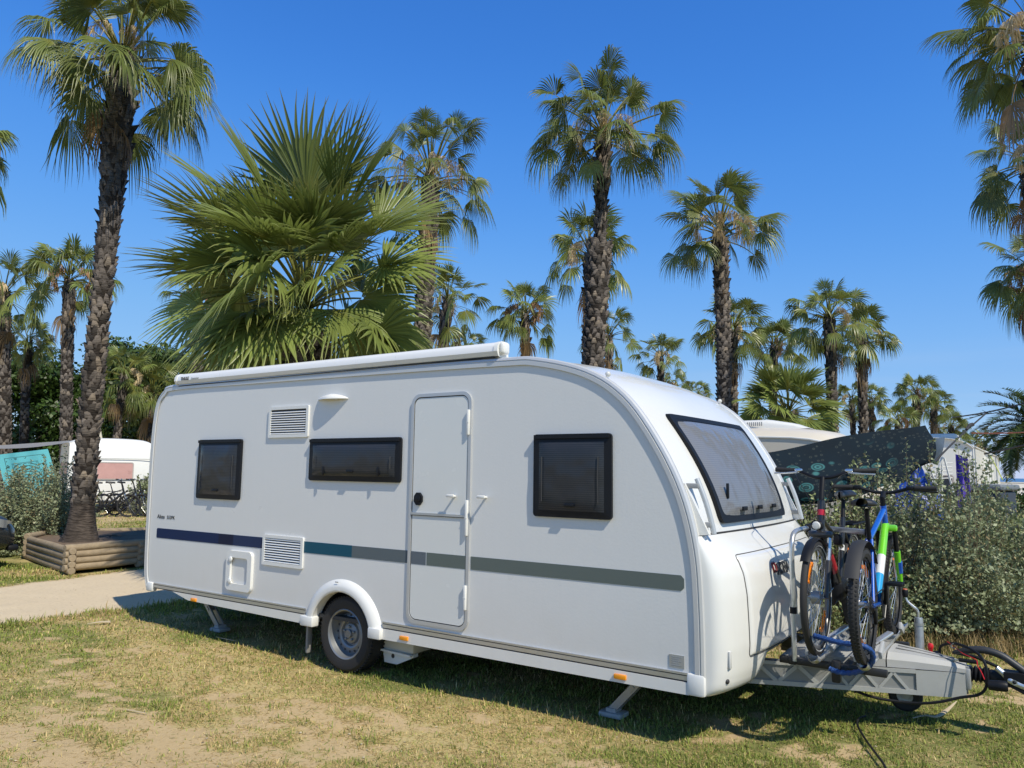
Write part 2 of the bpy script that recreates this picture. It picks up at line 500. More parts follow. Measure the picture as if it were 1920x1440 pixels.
# ---------------------------------------------------------------- materials of the caravan
M_white = mat('caravan_white_gelcoat', (.74, .74, .72), .22, var=.015, vscale=1.5, coat=.3)
M_side = mat('caravan_side_sheet', (.69, .69, .68), .30, var=.012, vscale=1.2, bump=.035, bscale=55)
def weathered(m, streak=.07, dust=.10):
    """rain streaks down the sheet and dust low on it, a slight ripple"""
    nt = m.node_tree; N = nt.nodes; L = nt.links; b = N['Principled BSDF']
    src = b.inputs['Base Color'].links[0].from_socket
    tc = N.new('ShaderNodeTexCoord'); mp = N.new('ShaderNodeMapping'); mp.inputs['Scale'].default_value = (9, 9, .7)
    L.new(tc.outputs['Object'], mp.inputs['Vector'])
    nz = N.new('ShaderNodeTexNoise'); nz.inputs['Scale'].default_value = 2.2; nz.inputs['Detail'].default_value = 6; nz.inputs['Roughness'].default_value = .65
    L.new(mp.outputs[0], nz.inputs['Vector'])
    r = N.new('ShaderNodeMapRange'); r.inputs['From Min'].default_value = .5; r.inputs['From Max'].default_value = .78; r.inputs['To Max'].default_value = streak * 4
    L.new(nz.outputs['Fac'], r.inputs['Value'])
    n2 = N.new('ShaderNodeTexNoise'); n2.inputs['Scale'].default_value = 5; n2.inputs['Detail'].default_value = 8; L.new(tc.outputs['Object'], n2.inputs['Vector'])
    sp = N.new('ShaderNodeSeparateXYZ'); L.new(tc.outputs['Object'], sp.inputs[0])
    d = N.new('ShaderNodeMapRange'); d.inputs['From Min'].default_value = .85; d.inputs['From Max'].default_value = .38; d.inputs['To Max'].default_value = dust * 3.2
    L.new(sp.outputs['Z'], d.inputs['Value'])
    dm = N.new('ShaderNodeMath'); dm.operation = 'MULTIPLY'; L.new(d.outputs[0], dm.inputs[0]); L.new(n2.outputs['Fac'], dm.inputs[1])
    a1 = N.new('ShaderNodeMix'); a1.data_type = 'RGBA'; L.new(r.outputs[0], a1.inputs[0]); L.new(src, a1.inputs[6]); a1.inputs[7].default_value = (.56, .55, .52, 1)
    a2 = N.new('ShaderNodeMix'); a2.data_type = 'RGBA'; L.new(dm.outputs[0], a2.inputs[0]); L.new(a1.outputs[2], a2.inputs[6]); a2.inputs[7].default_value = (.50, .43, .33, 1)
    L.new(a2.outputs[2], b.inputs['Base Color'])
    return m
weathered(M_side, .022, .10); weathered(M_white, .02, .08)
M_plast = mat('white_plastic', (.73, .73, .71), .38, var=.02)
M_alu = mat('aluminium_rail', (.55, .56, .57), .38, .85, var=.05)
M_galv = mat('galvanised_steel', (.36, .38, .39), .48, .7, var=.22, vscale=25)
M_grey = mat('grey_plastic', (.36, .36, .35), .55, var=.04, vscale=12, bump=.05, bscale=200)
M_greyd = mat('grey_plastic_dark', (.20, .20, .195), .6, var=.04)
M_black = mat('black_plastic', (.009, .010, .013), .5, var=.2, spec=.25)
M_rub = mat('tyre_rubber', (.022, .021, .021), .75, var=.25, vscale=14, bump=.1, bscale=90)
M_seal = mat('dark_seal', (.03, .03, .032), .6)
M_amber = mat('amber_lens', (.85, .30, .01), .18, var=.1, coat=.5)
M_red = mat('red_plastic', (.6, .015, .02), .3, var=.1)
M_steel = mat('painted_steel_rim', (.24, .25, .26), .42, .5, var=.06)
M_chas = mat('dark_chassis', (.05, .05, .052), .6, .3, var=.2)
M_cream = mat('cream_plastic', (.62, .58, .48), .45)

def pane_mat(name, base, bump=.35, rough=.04, streak=None, spec=.38):
    if name in _M: return _M[name]
    m = bpy.data.materials.new(name); m.use_nodes = True
    nt = m.node_tree; N = nt.nodes; L = nt.links; b = N['Principled BSDF']
    tc = N.new('ShaderNodeTexCoord')
    n = N.new('ShaderNodeTexNoise'); n.inputs['Scale'].default_value = 3.2; n.inputs['Detail'].default_value = 2
    L.new(tc.outputs['Object'], n.inputs['Vector'])
    bp = N.new('ShaderNodeBump'); bp.inputs['Strength'].default_value = bump; bp.inputs['Distance'].default_value = .05
    L.new(n.outputs['Fac'], bp.inputs['Height']); L.new(bp.outputs['Normal'], b.inputs['Normal'])
    wv = N.new('ShaderNodeTexWave'); wv.bands_direction = 'Z'; wv.inputs['Scale'].default_value = 22
    wv.inputs['Distortion'].default_value = .4
    L.new(tc.outputs['Object'], wv.inputs['Vector'])
    mx = N.new('ShaderNodeMix'); mx.data_type = 'RGBA'
    mx.inputs[6].default_value = (*base, 1); mx.inputs[7].default_value = (*(streak or [c * 1.5 for c in base]), 1)
    L.new(wv.outputs['Fac'], mx.inputs[0]); L.new(mx.outputs[2], b.inputs['Base Color'])
    b.inputs['Roughness'].default_value = rough; b.inputs['Specular IOR Level'].default_value = spec
    _M[name] = m
    return m
M_pane = pane_mat('tinted_acrylic', (.026, .030, .037), .5, .18, (.044, .048, .056), .22)
M_paneF = pane_mat('front_acrylic', (.155, .16, .175), .6, .17, (.185, .19, .205))

car = thing('touring_caravan', 'large white touring caravan with navy to grey side stripe and roof awning on the lawn', 'caravan', (0, 0, 0))
WID = 2.3
RAW = [(-.02, .39), (-.07, .55), (-.092, .9), (-.105, 1.45), (-.105, 1.83), (-.09, 2.11), (-.045, 2.31), (.07, 2.425), (.27, 2.48),
       (1.6, 2.475), (3.2, 2.462), (4.45, 2.445), (4.78, 2.425), (5.18, 2.318), (5.46, 2.14), (5.68, 1.856), (5.85, 1.525), (5.94, 1.176), (5.965, .80), (5.968, .39)]
PROF = smooth_path([(x, 0, z) for x, z in RAW], 5)
PX = np.array([p[0] for p in PROF]); PZ = np.array([p[2] for p in PROF])
_k = PX > 4.6
FZ = PZ[_k][::-1]; FX = PX[_k][::-1]
def front_x(z): return float(np.interp(z, FZ, FX))
def bulge(y):
    u = abs(y - 1.15) / 1.15
    return .055 * (1 - u ** 2.6)
def crown(y):
    u = abs(y - 1.15) / 1.15
    return .045 * (1 - u ** 2.4)

# side walls with the wheel arch cut out
def side_poly():
    P = [(float(x), float(z)) for x, z in zip(PX, PZ)]
    arch = []
    for k in range(21):
        a = pi * k / 20
        arch.append((2.9 + .352 * cos(a), .275 + .352 * sin(a)))
    arch = [(p[0], max(p[1], .39)) for p in arch if p[1] > .37]
    return P + arch
sp_ = side_poly()
b = MB()
b.add([(x, 0, z) for x, z in sp_], [list(range(len(sp_)))])
b.add([(x, WID, z) for x, z in sp_], [list(range(len(sp_)))])
b.build('side_wall', M_side, car, smooth=0)
# shell: rear, roof, front
n = len(PROF)
def shell(u, v):
    i = u * (n - 1); k = min(int(i), n - 2); t = i - k
    x = PX[k] * (1 - t) + PX[k + 1] * t; z = PZ[k] * (1 - t) + PZ[k + 1] * t
    y = .003 + v * (WID - .006)
    wf = float(sstep(4.7, 5.6, x)); wr = float(1 - sstep(-.02, .4, x))
    wt = float(sstep(2.0, 2.4, z))
    return (x + bulge(y) * wf - .02 * wr * (1 - (abs(y - 1.15) / 1.15) ** 3), y, z + crown(y) * wt)
b = MB(); b.grid(shell, n - 1, 24)
b.build('shell', M_white, car, smooth=50)
b = MB(); b.box((2.93, WID / 2, .40), (5.78, WID - .06, .03))
for y in (.55, 1.75): b.box((3.0, y, .33), (5.6, .05, .11))
b.tube([(2.9, .15, .29), (2.9, 2.15, .29)], .035)
# wheel housings
for y in (.17, 2.13):
    b.grid(lambda u, v, y=y: (2.9 + .36 * cos(pi * u), y - .165 + .33 * v, .29 + .36 * sin(pi * u)), 16, 1)
b.box((2.9, .345, .45), (.74, .02, .42)); b.box((2.9, 1.955, .45), (.74, .02, .42))
b.build('chassis', M_chas, car, smooth=30)
# edge rails
def rail(y, s):
    m_ = MB()
    P = [(PX[k], PZ[k]) for k in range(len(PX))]
    rows = []
    for k in range(len(P)):
        a = P[max(k - 1, 0)]; c = P[min(k + 1, len(P) - 1)]
        t = np.array([c[0] - a[0], c[1] - a[1]]); t /= np.hypot(*t); nn = np.array([-t[1], t[0]])
        rows.append((np.array(P[k]), nn))
    pr = [(-.052, -.004), (-.050, -.016), (-.022, -.017), (-.018, -.010), (-.012, -.010), (-.010, -.017), (.006, -.012), (.014, .004), (.012, .028), (0, .034)]
    vs = []
    for p, nn in rows:
        for (q, yy) in pr:
            w = p + nn * q
            vs.append((w[0], y + s * yy, w[1]))
    kk = len(pr)
    m_.add(vs, [(i * kk + j, (i + 1) * kk + j, (i + 1) * kk + j + 1, i * kk + j + 1) for i in range(len(rows) - 1) for j in range(kk - 1)])
    return m_
mr = mat('edge_rail_grey', (.60, .605, .61), .35, .25, var=.03)
for y, s in ((0, 1), (WID, -1)): rail(y, s).build('edge_rail', mr, car, smooth=25)
# lower rail with grooves
b = MB()
for (x0, x1) in ((.115, 2.45), (3.36, 5.87)):
    for z0, z1, yy, mi in ((.402, .428, -.012, 0), (.428, .434, -.006, 1), (.434, .446, -.014, 0), (.392, .402, -.004, 1)):
        for y0, s in ((0, 1), (WID, -1)):
            b.box(((x0 + x1) / 2, y0 + s * (yy + .004) / 2, (z0 + z1) / 2), (x1 - x0, abs(yy - .004), z1 - z0), mi=mi)
b.build('lower_rail', [M_alu, M_seal], car, smooth=0)
# skirt
b = MB()
for y0, s in ((0, 1), (WID, -1)):
    for poly in ([(.47, .392), (2.55, .392), (2.55, .318), (.74, .335)], [(3.25, .392), (5.88, .392), (5.88, .322), (3.25, .312)]):
        b.prism(poly, lambda x, z, y0=y0, s=s: (x, y0 - s * .016, z), lambda x, z, y0=y0, s=s: (x, y0 + s * .05, z))
b.build('skirt', M_white, car, smooth=0)
b = MB()
for y0, s in ((0, 1), (WID, -1)):
    b.rbox((5.922, y0 + s * .01, .385), (.115, .07, .13), .02)
    b.rbox((.045, y0 + s * .01, .40), (.12, .065, .095), .02)
    for x0, x1 in ((2.43, 2.585), (3.235, 3.37)):
        b.rbox(((x0 + x1) / 2, y0 - s * .012, .352), (x1 - x0, .08, .085), .012)
b.build('corner_cap', M_plast, car)
# wheel arch moulding
b = MB()
for y0, s in ((0, 1), (WID, -1)):
    def am(u, v, y0=y0, s=s):
        a = R_(8) + R_(164) * u
        w = sin(pi * min(1, v * .5 + .0)) if v > 0 else 0
        ro = .462 - .117 * v; rz = .44 - .10 * v
        yy = -.044 * (sin(pi / 2 * min(1, v * 1.5))) ** .8
        if v > .92: yy = -.034
        return (2.9 - ro * cos(a), y0 + s * (yy - .001), .288 + rz * sin(a))
    b.grid(am, 40, 10)
    b.grid(lambda u, v, y0=y0, s=s: (2.9 - .345 * cos(R_(8) + R_(164) * u), y0 + s * (-.034 + .09 * v), .288 + .34 * sin(R_(8) + R_(164) * u)), 40, 1)
b.build('wheel_arch', M_plast, car, smooth=45)

# stripe (laid on the wall)
b = MB()
segs = [(.094, 1.16, 0), (1.16, 1.39, 1), (1.39, 1.875, 2), (2.36, 2.98, 3), (2.98, 3.602, 4), (4.215, 5.853, 5)]
def stz(x): return 1.0 + .0024 * x, .9 + .0036 * x
for x0, x1, mi in segs:
    P = []
    t0, b0 = stz(x0); t1, b1 = stz(x1); t0 -= .001; 
    if mi == 0: P = [(x0 + .012, t0), (x0, t0 - .012), (x0, b0 + .012), (x0 + .012, b0), (x1, b1), (x1, t1)]
    elif mi == 5: P = [(x0, t0), (x0, b0), (x1 - .02, b1), (x1, b1 + .02), (x1, t1 - .02), (x1 - .02, t1)]
    else: P = [(x0, t0), (x0, b0), (x1, b1), (x1, t1)]
    b.prism(P, lambda x, z: (x, -.003, z), lambda x, z: (x, .002, z), mi=mi)
SM = [mat('stripe_' + k, c, .32, var=.03, spec=.18) for k, c in (('navy', (.001, .016, .075)), ('ink', (.003, .009, .04)), ('slate_navy', (.012, .028, .085)),
      ('teal', (.006, .075, .125)), ('grey', (.105, .13, .145)), ('warm_grey', (.12, .145, .135)))]
b.build('stripe', SM, car, smooth=0)

# side windows
def side_window(x0, x1, z0, z1):
    fr = MB()
    o1 = rrect(x0, x1, z0, z1, .025); i1 = rrect(x0 + .055, x1 - .055, z0 + .05, z1 - .06, .05)
    o2 = rrect(x0 + .008, x1 - .008, z0 + .008, z1 - .008, .02)
    fr.ring(o1, o2, lambda x, z: (x, -.022, z), fb=lambda x, z: (x, .001, z))
    fr.add([(x, -.022, z) for x, z in o2] + [(x, -.030, z) for x, z in i1],
           [(i, (i + 1) % len(o2), len(o2) + (i + 1) % len(o2), len(o2) + i) for i in range(len(o2))])
    fr.box(((x0 + x1) / 2, -.03, z1 - .018), (x1 - x0 - .02, .016, .026))
    f = fr.build('window', M_black, car, smooth=40)
    pn = MB()
    xa, xb, za, zb = x0 + .05, x1 - .05, z0 + .045, z1 - .055
    pn.grid(lambda u, v: (xa + (xb - xa) * u, -.029 - .022 * (1 - (2 * u - 1) ** 6) * (1 - (2 * v - 1) ** 6), za + (zb - za) * v), 20, 16)
    pn.build('pane', M_pane, f, smooth=60)
    ls = MB()
    lx = (.5,) if x1 - x0 < .8 else (.2, .5, .8)
    for t in lx:
        ls.rbox((x0 + (x1 - x0) * t, -.052, z0 + .085), (.075 if t == .5 else .018, .012, .022 if t == .5 else .075), .004)
    ls.build('latch', M_black, f)
    g = MB()
    for t in (0, 1):
        xx = xa + .035 if t == 0 else xb - .035
        g.tube(smooth_path([(xx, -.050, za + .06), (xx, -.053, (za + zb) / 2), (xx, -.050, zb - .10)], 4), .0035, 5)
    g.build('window_stay', M_chas, f)
side_window(.776, 1.462, 1.327, 1.903)
side_window(2.43, 3.508, 1.53, 1.891)
side_window(4.766, 5.372, 1.325, 1.889)

# vents
def vent(x0, x1, z0, z1):
    v = MB()
    n_ = 5
    v.ring(rrect(x0, x1, z0, z1, .012), rrect(x0 + .03, x1 - .03, z0 + .028, z1 - .028, .006), lambda x, z: (x, -.018, z), fb=lambda x, z: (x, .0, z))
    o = v.build('vent', M_plast, car, smooth=40)
    d = MB(); d.box(((x0 + x1) / 2, -.0022, (z0 + z1) / 2), (x1 - x0 - .05, .004, z1 - z0 - .05)); d.build('backing', M_seal, o, smooth=0)
    s_ = MB(); zc = z0 + .038; k = 0
    while zc < z1 - .03:
        s_.prism([(-.016, zc - .006), (-.013, zc - .007), (-.0055, zc + .004), (-.0085, zc + .005)], lambda y, z: (x0 + .029, y, z), lambda y, z: (x1 - .029, y, z))
        zc += .0215
    s_.build('slats', M_plast, o, smooth=0)
vent(1.842, 2.388, 1.908, 2.190)
vent(1.842, 2.390, .768, 1.036)

# door
dx0, dx1, dz0, dz1 = 3.606, 4.205, .472, 2.226
b = MB()
oo = rrect(dx0, dx1, dz0, dz1, .085, 8); i2 = rrect(dx0 + .026, dx1 - .026, dz0 + .026, dz1 - .026, .066, 8)
b.ring(oo, i2, lambda x, z: (x, -.015, z), fb=lambda x, z: (x, .0, z))
fr = b.build('door_frame', mat('door_frame_grey', (.52, .53, .54), .38, .4), car, smooth=40)
b = MB()
i3 = rrect(dx0 + .034, dx1 - .034, dz0 + .034, dz1 - .034, .058, 8)
b.ring(i2, i3, lambda x, z: (x, -.004, z), fb=lambda x, z: (x, .0005, z))
b.build('gasket', M_seal, fr, smooth=0)
b = MB()
b.prism(i3, lambda x, z: (x, -.010, z), lambda x, z: (x, .0008, z))
door = b.build('door', mat('door_sheet', (.685, .695, .68), .25, var=.012, coat=.2), car, smooth=30)
b = MB()
zs = 1.297
b.box(((dx0 + dx1) / 2, -.0125, zs), (dx1 - dx0 - .05, .012, .018))
b.build('divider', M_alu, door, smooth=0)
b = MB()
b.box(((dx0 + dx1) / 2, -.0135, zs - .012), (dx1 - dx0 - .05, .010, .004)); b.build('gasket', M_seal, door, smooth=0)
b = MB()
lockz = 1.41
b.prism([(3.706 + .043 * cos(a) * (1.0 if abs(cos(a)) > .7 else 1), lockz + .052 * sin(a)) for a in [2 * pi * (k + .5) / 8 for k in range(8)]],
        lambda x, z: (x, -.028, z), lambda x, z: (x, -.009, z))
b.lathe([(.026, 0), (.026, .008), (.010, .012)], (3.71, -.028, lockz), (0, -1, 0), 14, cap=True)
b.build('door_lock', M_black, door, smooth=30)
b = MB()
for x0, x1, mi in ((3.605 + .027, 3.79, 0), (3.79, 4.175, 1)):
    t0, b0 = stz(x0); t1, b1 = stz(x1)
    b.prism([(x0 + .008, t0), (x0 + .008, b0), (x1, b1), (x1, t1)], lambda x, z: (x, -.012, z), lambda x, z: (x, -.0095, z), mi=mi)
b.build('door_stripe', [mat('stripe_blue_grey', (.095, .12, .15), .28), SM[5]], door, smooth=0)
hg = MB()
for z0, z1 in ((1.895, 2.085), (1.155, 1.415), (.625, .80)):
    hg.rbox((4.182, -.020, (z0 + z1) / 2), (.022, .026, z1 - z0), .006)
    hg.box((4.182, -.0335, (z0 + z1) / 2), (.024, .003, .004))
hg.build('hinge', M_plast, door)
def stay(x, par):
    q = MB(); q.lathe([(.009, 0), (.009, .05)], (x, 0, 1.44), (0, -1, 0), 10, cap=True)
    q.rbox((x - .008, -.056, 1.444), (.072, .016, .022), .006); q.build('door_catch', M_plast, par)
stay(4.06, door); stay(4.345, car)

# awning lamp
b = MB()
def lampf(u, v):
    x = 2.49 + .385 * u; t = 2 * u - 1
    w = max(0.0, 1 - abs(t) ** 1.6) ** .8
    a = pi * .5 * v
    return (x, -.002 - .078 * w * sin(a) , 2.228 + .048 * w * cos(a))
b.grid(lampf, 24, 6)
b.grid(lambda u, v: (2.49 + .385 * u, -.002 - .078 * v * max(0.0, 1 - abs(2 * u - 1) ** 1.6) ** .8, 2.228), 24, 2)
lo = b.build('awning_lamp', M_plast, car, smooth=40)
b = MB(); b.box((2.68, -.035, 2.2245), (.20, .035, .006)); b.build('lens', M_cream, lo, smooth=0)

# service hatch
b = MB()
o_ = rrect(1.338, 1.712, .502, .862, .045, 6); i_ = rrect(1.40, 1.655, .565, .80, .03, 6)
m1 = rrect(1.358, 1.695, .522, .845, .04, 6)
b.ring(o_, m1, lambda x, z: (x, -.03, z), fb=lambda x, z: (x, 0, z))
b.ring(m1, i_, lambda x, z: (x, -.03, z), fb=lambda x, z: (x, -.006, z))
ho = b.build('service_hatch', M_plast, car, smooth=40)
b = MB()
for zz in (.585, .782): b.lathe([(.024, 0), (.024, .012), (.012, .016)], (1.405, -.027, zz), (0, -1, 0), 14, cap=True)
b.build('latch', M_plast, ho)
b = MB(); b.prism(rrect(1.402, 1.653, .567, .798, .028, 6), lambda x, z: (x, -.005, z), lambda x, z: (x, .001, z))
b.build('hatch_panel', M_side, ho, smooth=0)

# awning cassette
aw = MB()
def awp(x):
    zc = 2.527 - .0035 * x
    return zc
prof_a = [(.035, -.058), (-.055, -.062), (-.088, -.05), (-.105, -.018), (-.100, .02), (-.080, .046), (-.045, .058), (.02, .056)]
def aws(x0, x1, sc=1.0):
    q = MB(); vs = []
    for x in (x0, x1):
        for (y, z) in prof_a: vs.append((x, y * sc + .065, awp(x) + .012 + z * sc))
    k = len(prof_a)
    q.add(vs, [(i, (i + 1) % k, k + (i + 1) % k, k + i) for i in range(k)] + [tuple(range(k)), tuple(range(k, 2 * k))])
    return q
awo = aws(.345, 4.42).build('awning_cassette', mat('awning_lacquer', (.77, .775, .78), .3, var=.015), car, smooth=35)
e = MB()
for x0, x1 in ((.305, .345), (4.42, 4.462)): e.v += []; 
q1 = aws(.305, .3445, 1.05); q2 = aws(4.4205, 4.455, 1.06)
q1.add(q2.v, q2.f); 
q1.rbox((4.475, .02, awp(4.47) + .017), (.05, .09, .095), .03, 3)
q1.build('end_cap', M_plast, awo, smooth=35)
b = MB(); b.box((2.4, .005, awp(2.4) - .0525), (4.1, .06, .004)); b.build('awning_seam', M_seal, awo, smooth=0)
M_ink = mat('black_print', (.02, .02, .022), .5)
M_inkg = mat('grey_print', (.30, .31, .32), .5)
WX = lambda x, y, z: Matrix.Translation((x, y, z)) @ Matrix.Rotation(R_(90), 4, 'X')
tz = awp(.45)
tl = Matrix.Translation((.43, -.1045, tz - .030)) @ Matrix.Rotation(R_(90), 4, 'X')
text_part('lettering', 'THULE', .046, M_ink, awo, Matrix.Translation((.42, -.0418, tz - .006)) @ Matrix.Rotation(R_(90), 4, 'X'), bold=.0016)
text_part('lettering', 'Omnistor', .034, M_inkg, awo, Matrix.Translation((.60, -.0418, tz - .006)) @ Matrix.Rotation(R_(90), 4, 'X'))
text_part('lettering', 'Altea', .058, M_ink, car, WX(.085, -.0025, 1.10), sx=1.12)
text_part('lettering', '552PK', .048, M_ink, car, WX(.262, -.0025, 1.101), sx=1.12)
b = MB(); b.box((5.80, -.002, .503), (.095, .006, .075)); pl = b.build('data_plate', mat('plate_grey', (.42, .43, .43), .4, .5), car, smooth=0)
b = MB()
for k in range(5):
    b.box((5.80 - .008 * (k % 2), -.0055, .528 - .012 * k), (.065 - .016 * (k % 2), .0015, .0045))
b.build('plate_print', M_inkg, pl, smooth=0)
b = MB(); b.box((2.86, -.0445, .706), (.035, .003, .008)); b.build('arch_mark', M_inkg, car, smooth=0)

# marker lamps
for x, z in ((.845, .352), (3.60, .352), (5.43, .358)):
    b = MB(); b.rbox((x, -.022, z), (.085, .02, .032), .006); b.build('marker_lamp', M_amber, car)

# wheel
def caravan_wheel(y, s):
    c = (2.9, y, .282); R0 = .302
    b = MB()
    tp = [(.195, -.075), (.205, -.088), (.24, -.098), (.275, -.094), (.293, -.08), (R0, -.06), (R0, .06), (.293, .08), (.275, .094), (.24, .098), (.205, .088), (.195, .075)]
    b.lathe(tp, c, (0, -s, 0), 48)
    for k in range(60):         # tread grooves along the shoulder
        a = 2 * pi * k / 60
        for yy in (-.062, .062):
            pc = Vector(c) + Vector((cos(a) * (R0 - .001), -s * yy, sin(a) * (R0 - .001)))
            b.box(pc, (.010, .034, .014), mat3=Matrix.Rotation(-a, 3, 'Y'))
    w = b.build('wheel', M_rub, car, smooth=30)
    r = MB()
    r.lathe([(.199, .078), (.203, .086), (.197, .090), (.186, .082), (.180, .055), (.174, .028), (.166, .012), (.155, .018), (.118, .030), (.104, .024), (.095, .004), (.088, .004), (.078, .022), (.060, .030), (.034, .031), (.033, .05), (.028, .053), (0.0, .053)],
            c, (0, -s, 0), 48)
    ri = r.build('rim', M_steel, w, smooth=30)
    h = MB()
    for k in range(16):
        a = 2 * pi * k / 16
        p = Vector(c) + Vector((cos(a) * .142, -s * .0235, sin(a) * .142))
        fr_ = [(cos(t), sin(t)) for t in [2 * pi * j / 10 for j in range(10)]]
        ax = Vector((cos(a), 0, sin(a))); tg = Vector((-sin(a), 0, cos(a)))
        h.add([p + ax * .0145 * u + tg * .0105 * v for u, v in fr_], [list(range(10))])
    h.build('rim_holes', M_seal, ri, smooth=0)
    h = MB()
    for k in range(5):
        a = 2 * pi * k / 5 + .3
        h.lathe([(.011, 0), (.011, .016), (.006, .02)], Vector(c) + Vector((cos(a) * .056, -s * .030, sin(a) * .056)), (0, -s, 0), 6, cap=True)
    h.build('wheel_bolts', M_steel, ri)
caravan_wheel(.115, 1); caravan_wheel(2.185, -1)
b = MB(); b.rbox((2.385, .10, .165), (.03, .055, .23), .012); b.box((2.385, .10, .30), (.02, .02, .1)); b.build('mud_flap', mat('worn_rubber', (.24, .235, .22), .7, var=.3, vscale=18), car)
b = MB(); b.rbox((3.28, .30, .235), (.46, .22, .12), .02); b.build('water_box', M_cream, car)
b = MB()
b.prism([(3.17, .185), (3.50, .175), (3.50, .150), (3.33, .075), (3.19, .075)], lambda x, z: (x, .20, z), lambda x, z: (x, .26, z))
b.prism([(3.17, .185), (3.50, .175), (3.50, .160), (3.17, .170)], lambda x, z: (x, .16, z), lambda x, z: (x, .20, z))
jb = b.build('jacking_bracket', M_plast, car, smooth=0)
b = MB(); b.lathe([(.018, 0), (.0, .001)], (3.285, .1985, .135), (0, -1, 0), 12); b.build('bracket_hole', M_seal, jb, smooth=0)

# corner steadies
def steady(x, y, dx):
    b = MB()
    top = Vector((x, y, .37)); ft = Vector((x + dx, y, .03))
    for o in (-.035, .035):
        q = [top + Vector((0, o, 0)), ft + Vector((0, o * .8, .02))]
        d = (q[1] - q[0]); L_ = d.length; d.normalize()
        m3 = d.to_track_quat('X', 'Z').to_matrix()
        b.rbox((q[0] + q[1]) / 2, (L_, .016, .055), .004, 1, m3)
    b.box((top + ft) / 2 + Vector((0, 0, .01)), (.05, .09, .02), mat3=(ft - top).normalized().to_track_quat('X', 'Z').to_matrix())
    t2 = Vector((x + dx * .95, y, .37)); md = top.lerp(ft, .42)
    b.rbox((t2 + md) / 2, ((t2 - md).length, .035, .03), .004, 1, (t2 - md).normalized().to_track_quat('X', 'Z').to_matrix())
    b.box((x + dx * .5, y, .385), (abs(dx) * 1.4, .09, .025))
    st = b.build('corner_steady', M_galv, car, smooth=0)
    f = MB(); f.rbox((ft.x, ft.y, .022), (.17, .13, .035), .012); f.box((ft.x, ft.y, .05), (.07, .09, .03)); f.build('foot', mat('steady_foot_grey', (.33, .35, .36), .6), st)
for x, dx in ((.50, .33), (5.52, -.30)):
    for y in (.30, 2.0): steady(x, y, dx)

# ---- front: window, nose locker, handles
def on_front(y, z, off): return (front_x(z) + bulge(y) + off, y, z)
wy0, wy1, wz0, wz1 = .36, 1.80, 1.315, 2.035
def fw_outline(k, n_=9):
    # k: inset
    P = rrect(wy0 + k, wy1 - k, wz0 + k, wz1 - k, .05 if k < .03 else .04, n_)
    out = []
    for (y, z) in P:
        out.append((y - .04 * (z - wz0) / (wz1 - wz0) * (1 if y < 1.1 else -1) * 1.0, z))
    # split long edges so that the ring follows the curved front
    res = []
    m = len(out)
    for i in range(m):
        a, c = out[i], out[(i + 1) % m]
        L_ = math.hypot(a[0] - c[0], a[1] - c[1]); q = max(1, int(L_ / .08))
        for t in range(q): res.append((a[0] + (c[0] - a[0]) * t / q, a[1] + (c[1] - a[1]) * t / q))
    return res
oa = fw_outline(0.0)
cy_, cz_ = (wy0 + wy1) / 2, (wz0 + wz1) / 2
def inset(P, k): return [(cy_ + (y - cy_) * (1 - k / .72), cz_ + (z - cz_) * (1 - k / .36)) for y, z in P]
oi = inset(oa, .032); oi2 = inset(oa, .05)
b = MB()
b.ring(oa, oi, lambda y, z: on_front(y, z, .030), fb=lambda y, z: on_front(y, z, -.005))
b.ring(oi, oi2, lambda y, z: on_front(y, z, .028))
fw = b.build('front_window', M_black, car, smooth=40)
b = MB()
def fpane(u, v):
    z = wz0 + .022 + (wz1 - wz0 - .044) * v
    w = .04 * (z - wz0) / (wz1 - wz0)
    y0 = wy0 + .026 - w; y1 = wy1 - .026 + w
    y = y0 + (y1 - y0) * u
    return on_front(y, z, .021 + .028 * (1 - (2 * u - 1) ** 6) * (1 - (2 * v - 1) ** 6))
b.grid(fpane, 26, 18)
b.build('pane', M_paneF, fw, smooth=60)
b = MB()
for yy in (.72, 1.05, 1.4):
    p = on_front(yy, 1.40, .062); b.rbox(p, (.014, .09, .028), .004)
p = on_front(.52, 1.52, .06); b.rbox(p, (.014, .028, .10), .004)
b.build('latch', M_black, fw)

def nose_a(z): return float(np.interp(z, [.30, .36, .45, .6, .9, 1.02, 1.10, 1.17, 1.22, 1.25], [.11, .15, .18, .195, .19, .175, .145, .095, .05, .022]))
def nose_w(u): return max(0.0, 1 - abs(u) ** 4.2) ** (1 / 3.0)
def nose_bot(y):
    d = min(y, WID - y)
    return .325 + .20 * float(sstep(.40, .62, d))
def nose_pt(y, z, off=0.0):
    u = (y - 1.15) / 1.15
    return (front_x(z) + .005 + bulge(y) * .6 + nose_a(z) * nose_w(u) + off, y, z)
b = MB()
NU = 60
def nose_f(u, v):
    a = pi * u; c = -cos(a)
    y = 1.15 + 1.152 * math.copysign(abs(c) ** .62, c)
    zb = nose_bot(y); z = zb + (1.252 - zb) * v
    if v < .06:
        # lower edge turns under
        t = 1 - v / .06
        p = nose_pt(y, z); return (p[0] - .05 * t * t, p[1], p[2] - 0.0)
    return nose_pt(y, z)
b.grid(nose_f, NU, 34)
ns = b.build('nose_moulding', M_white, car, smooth=50)
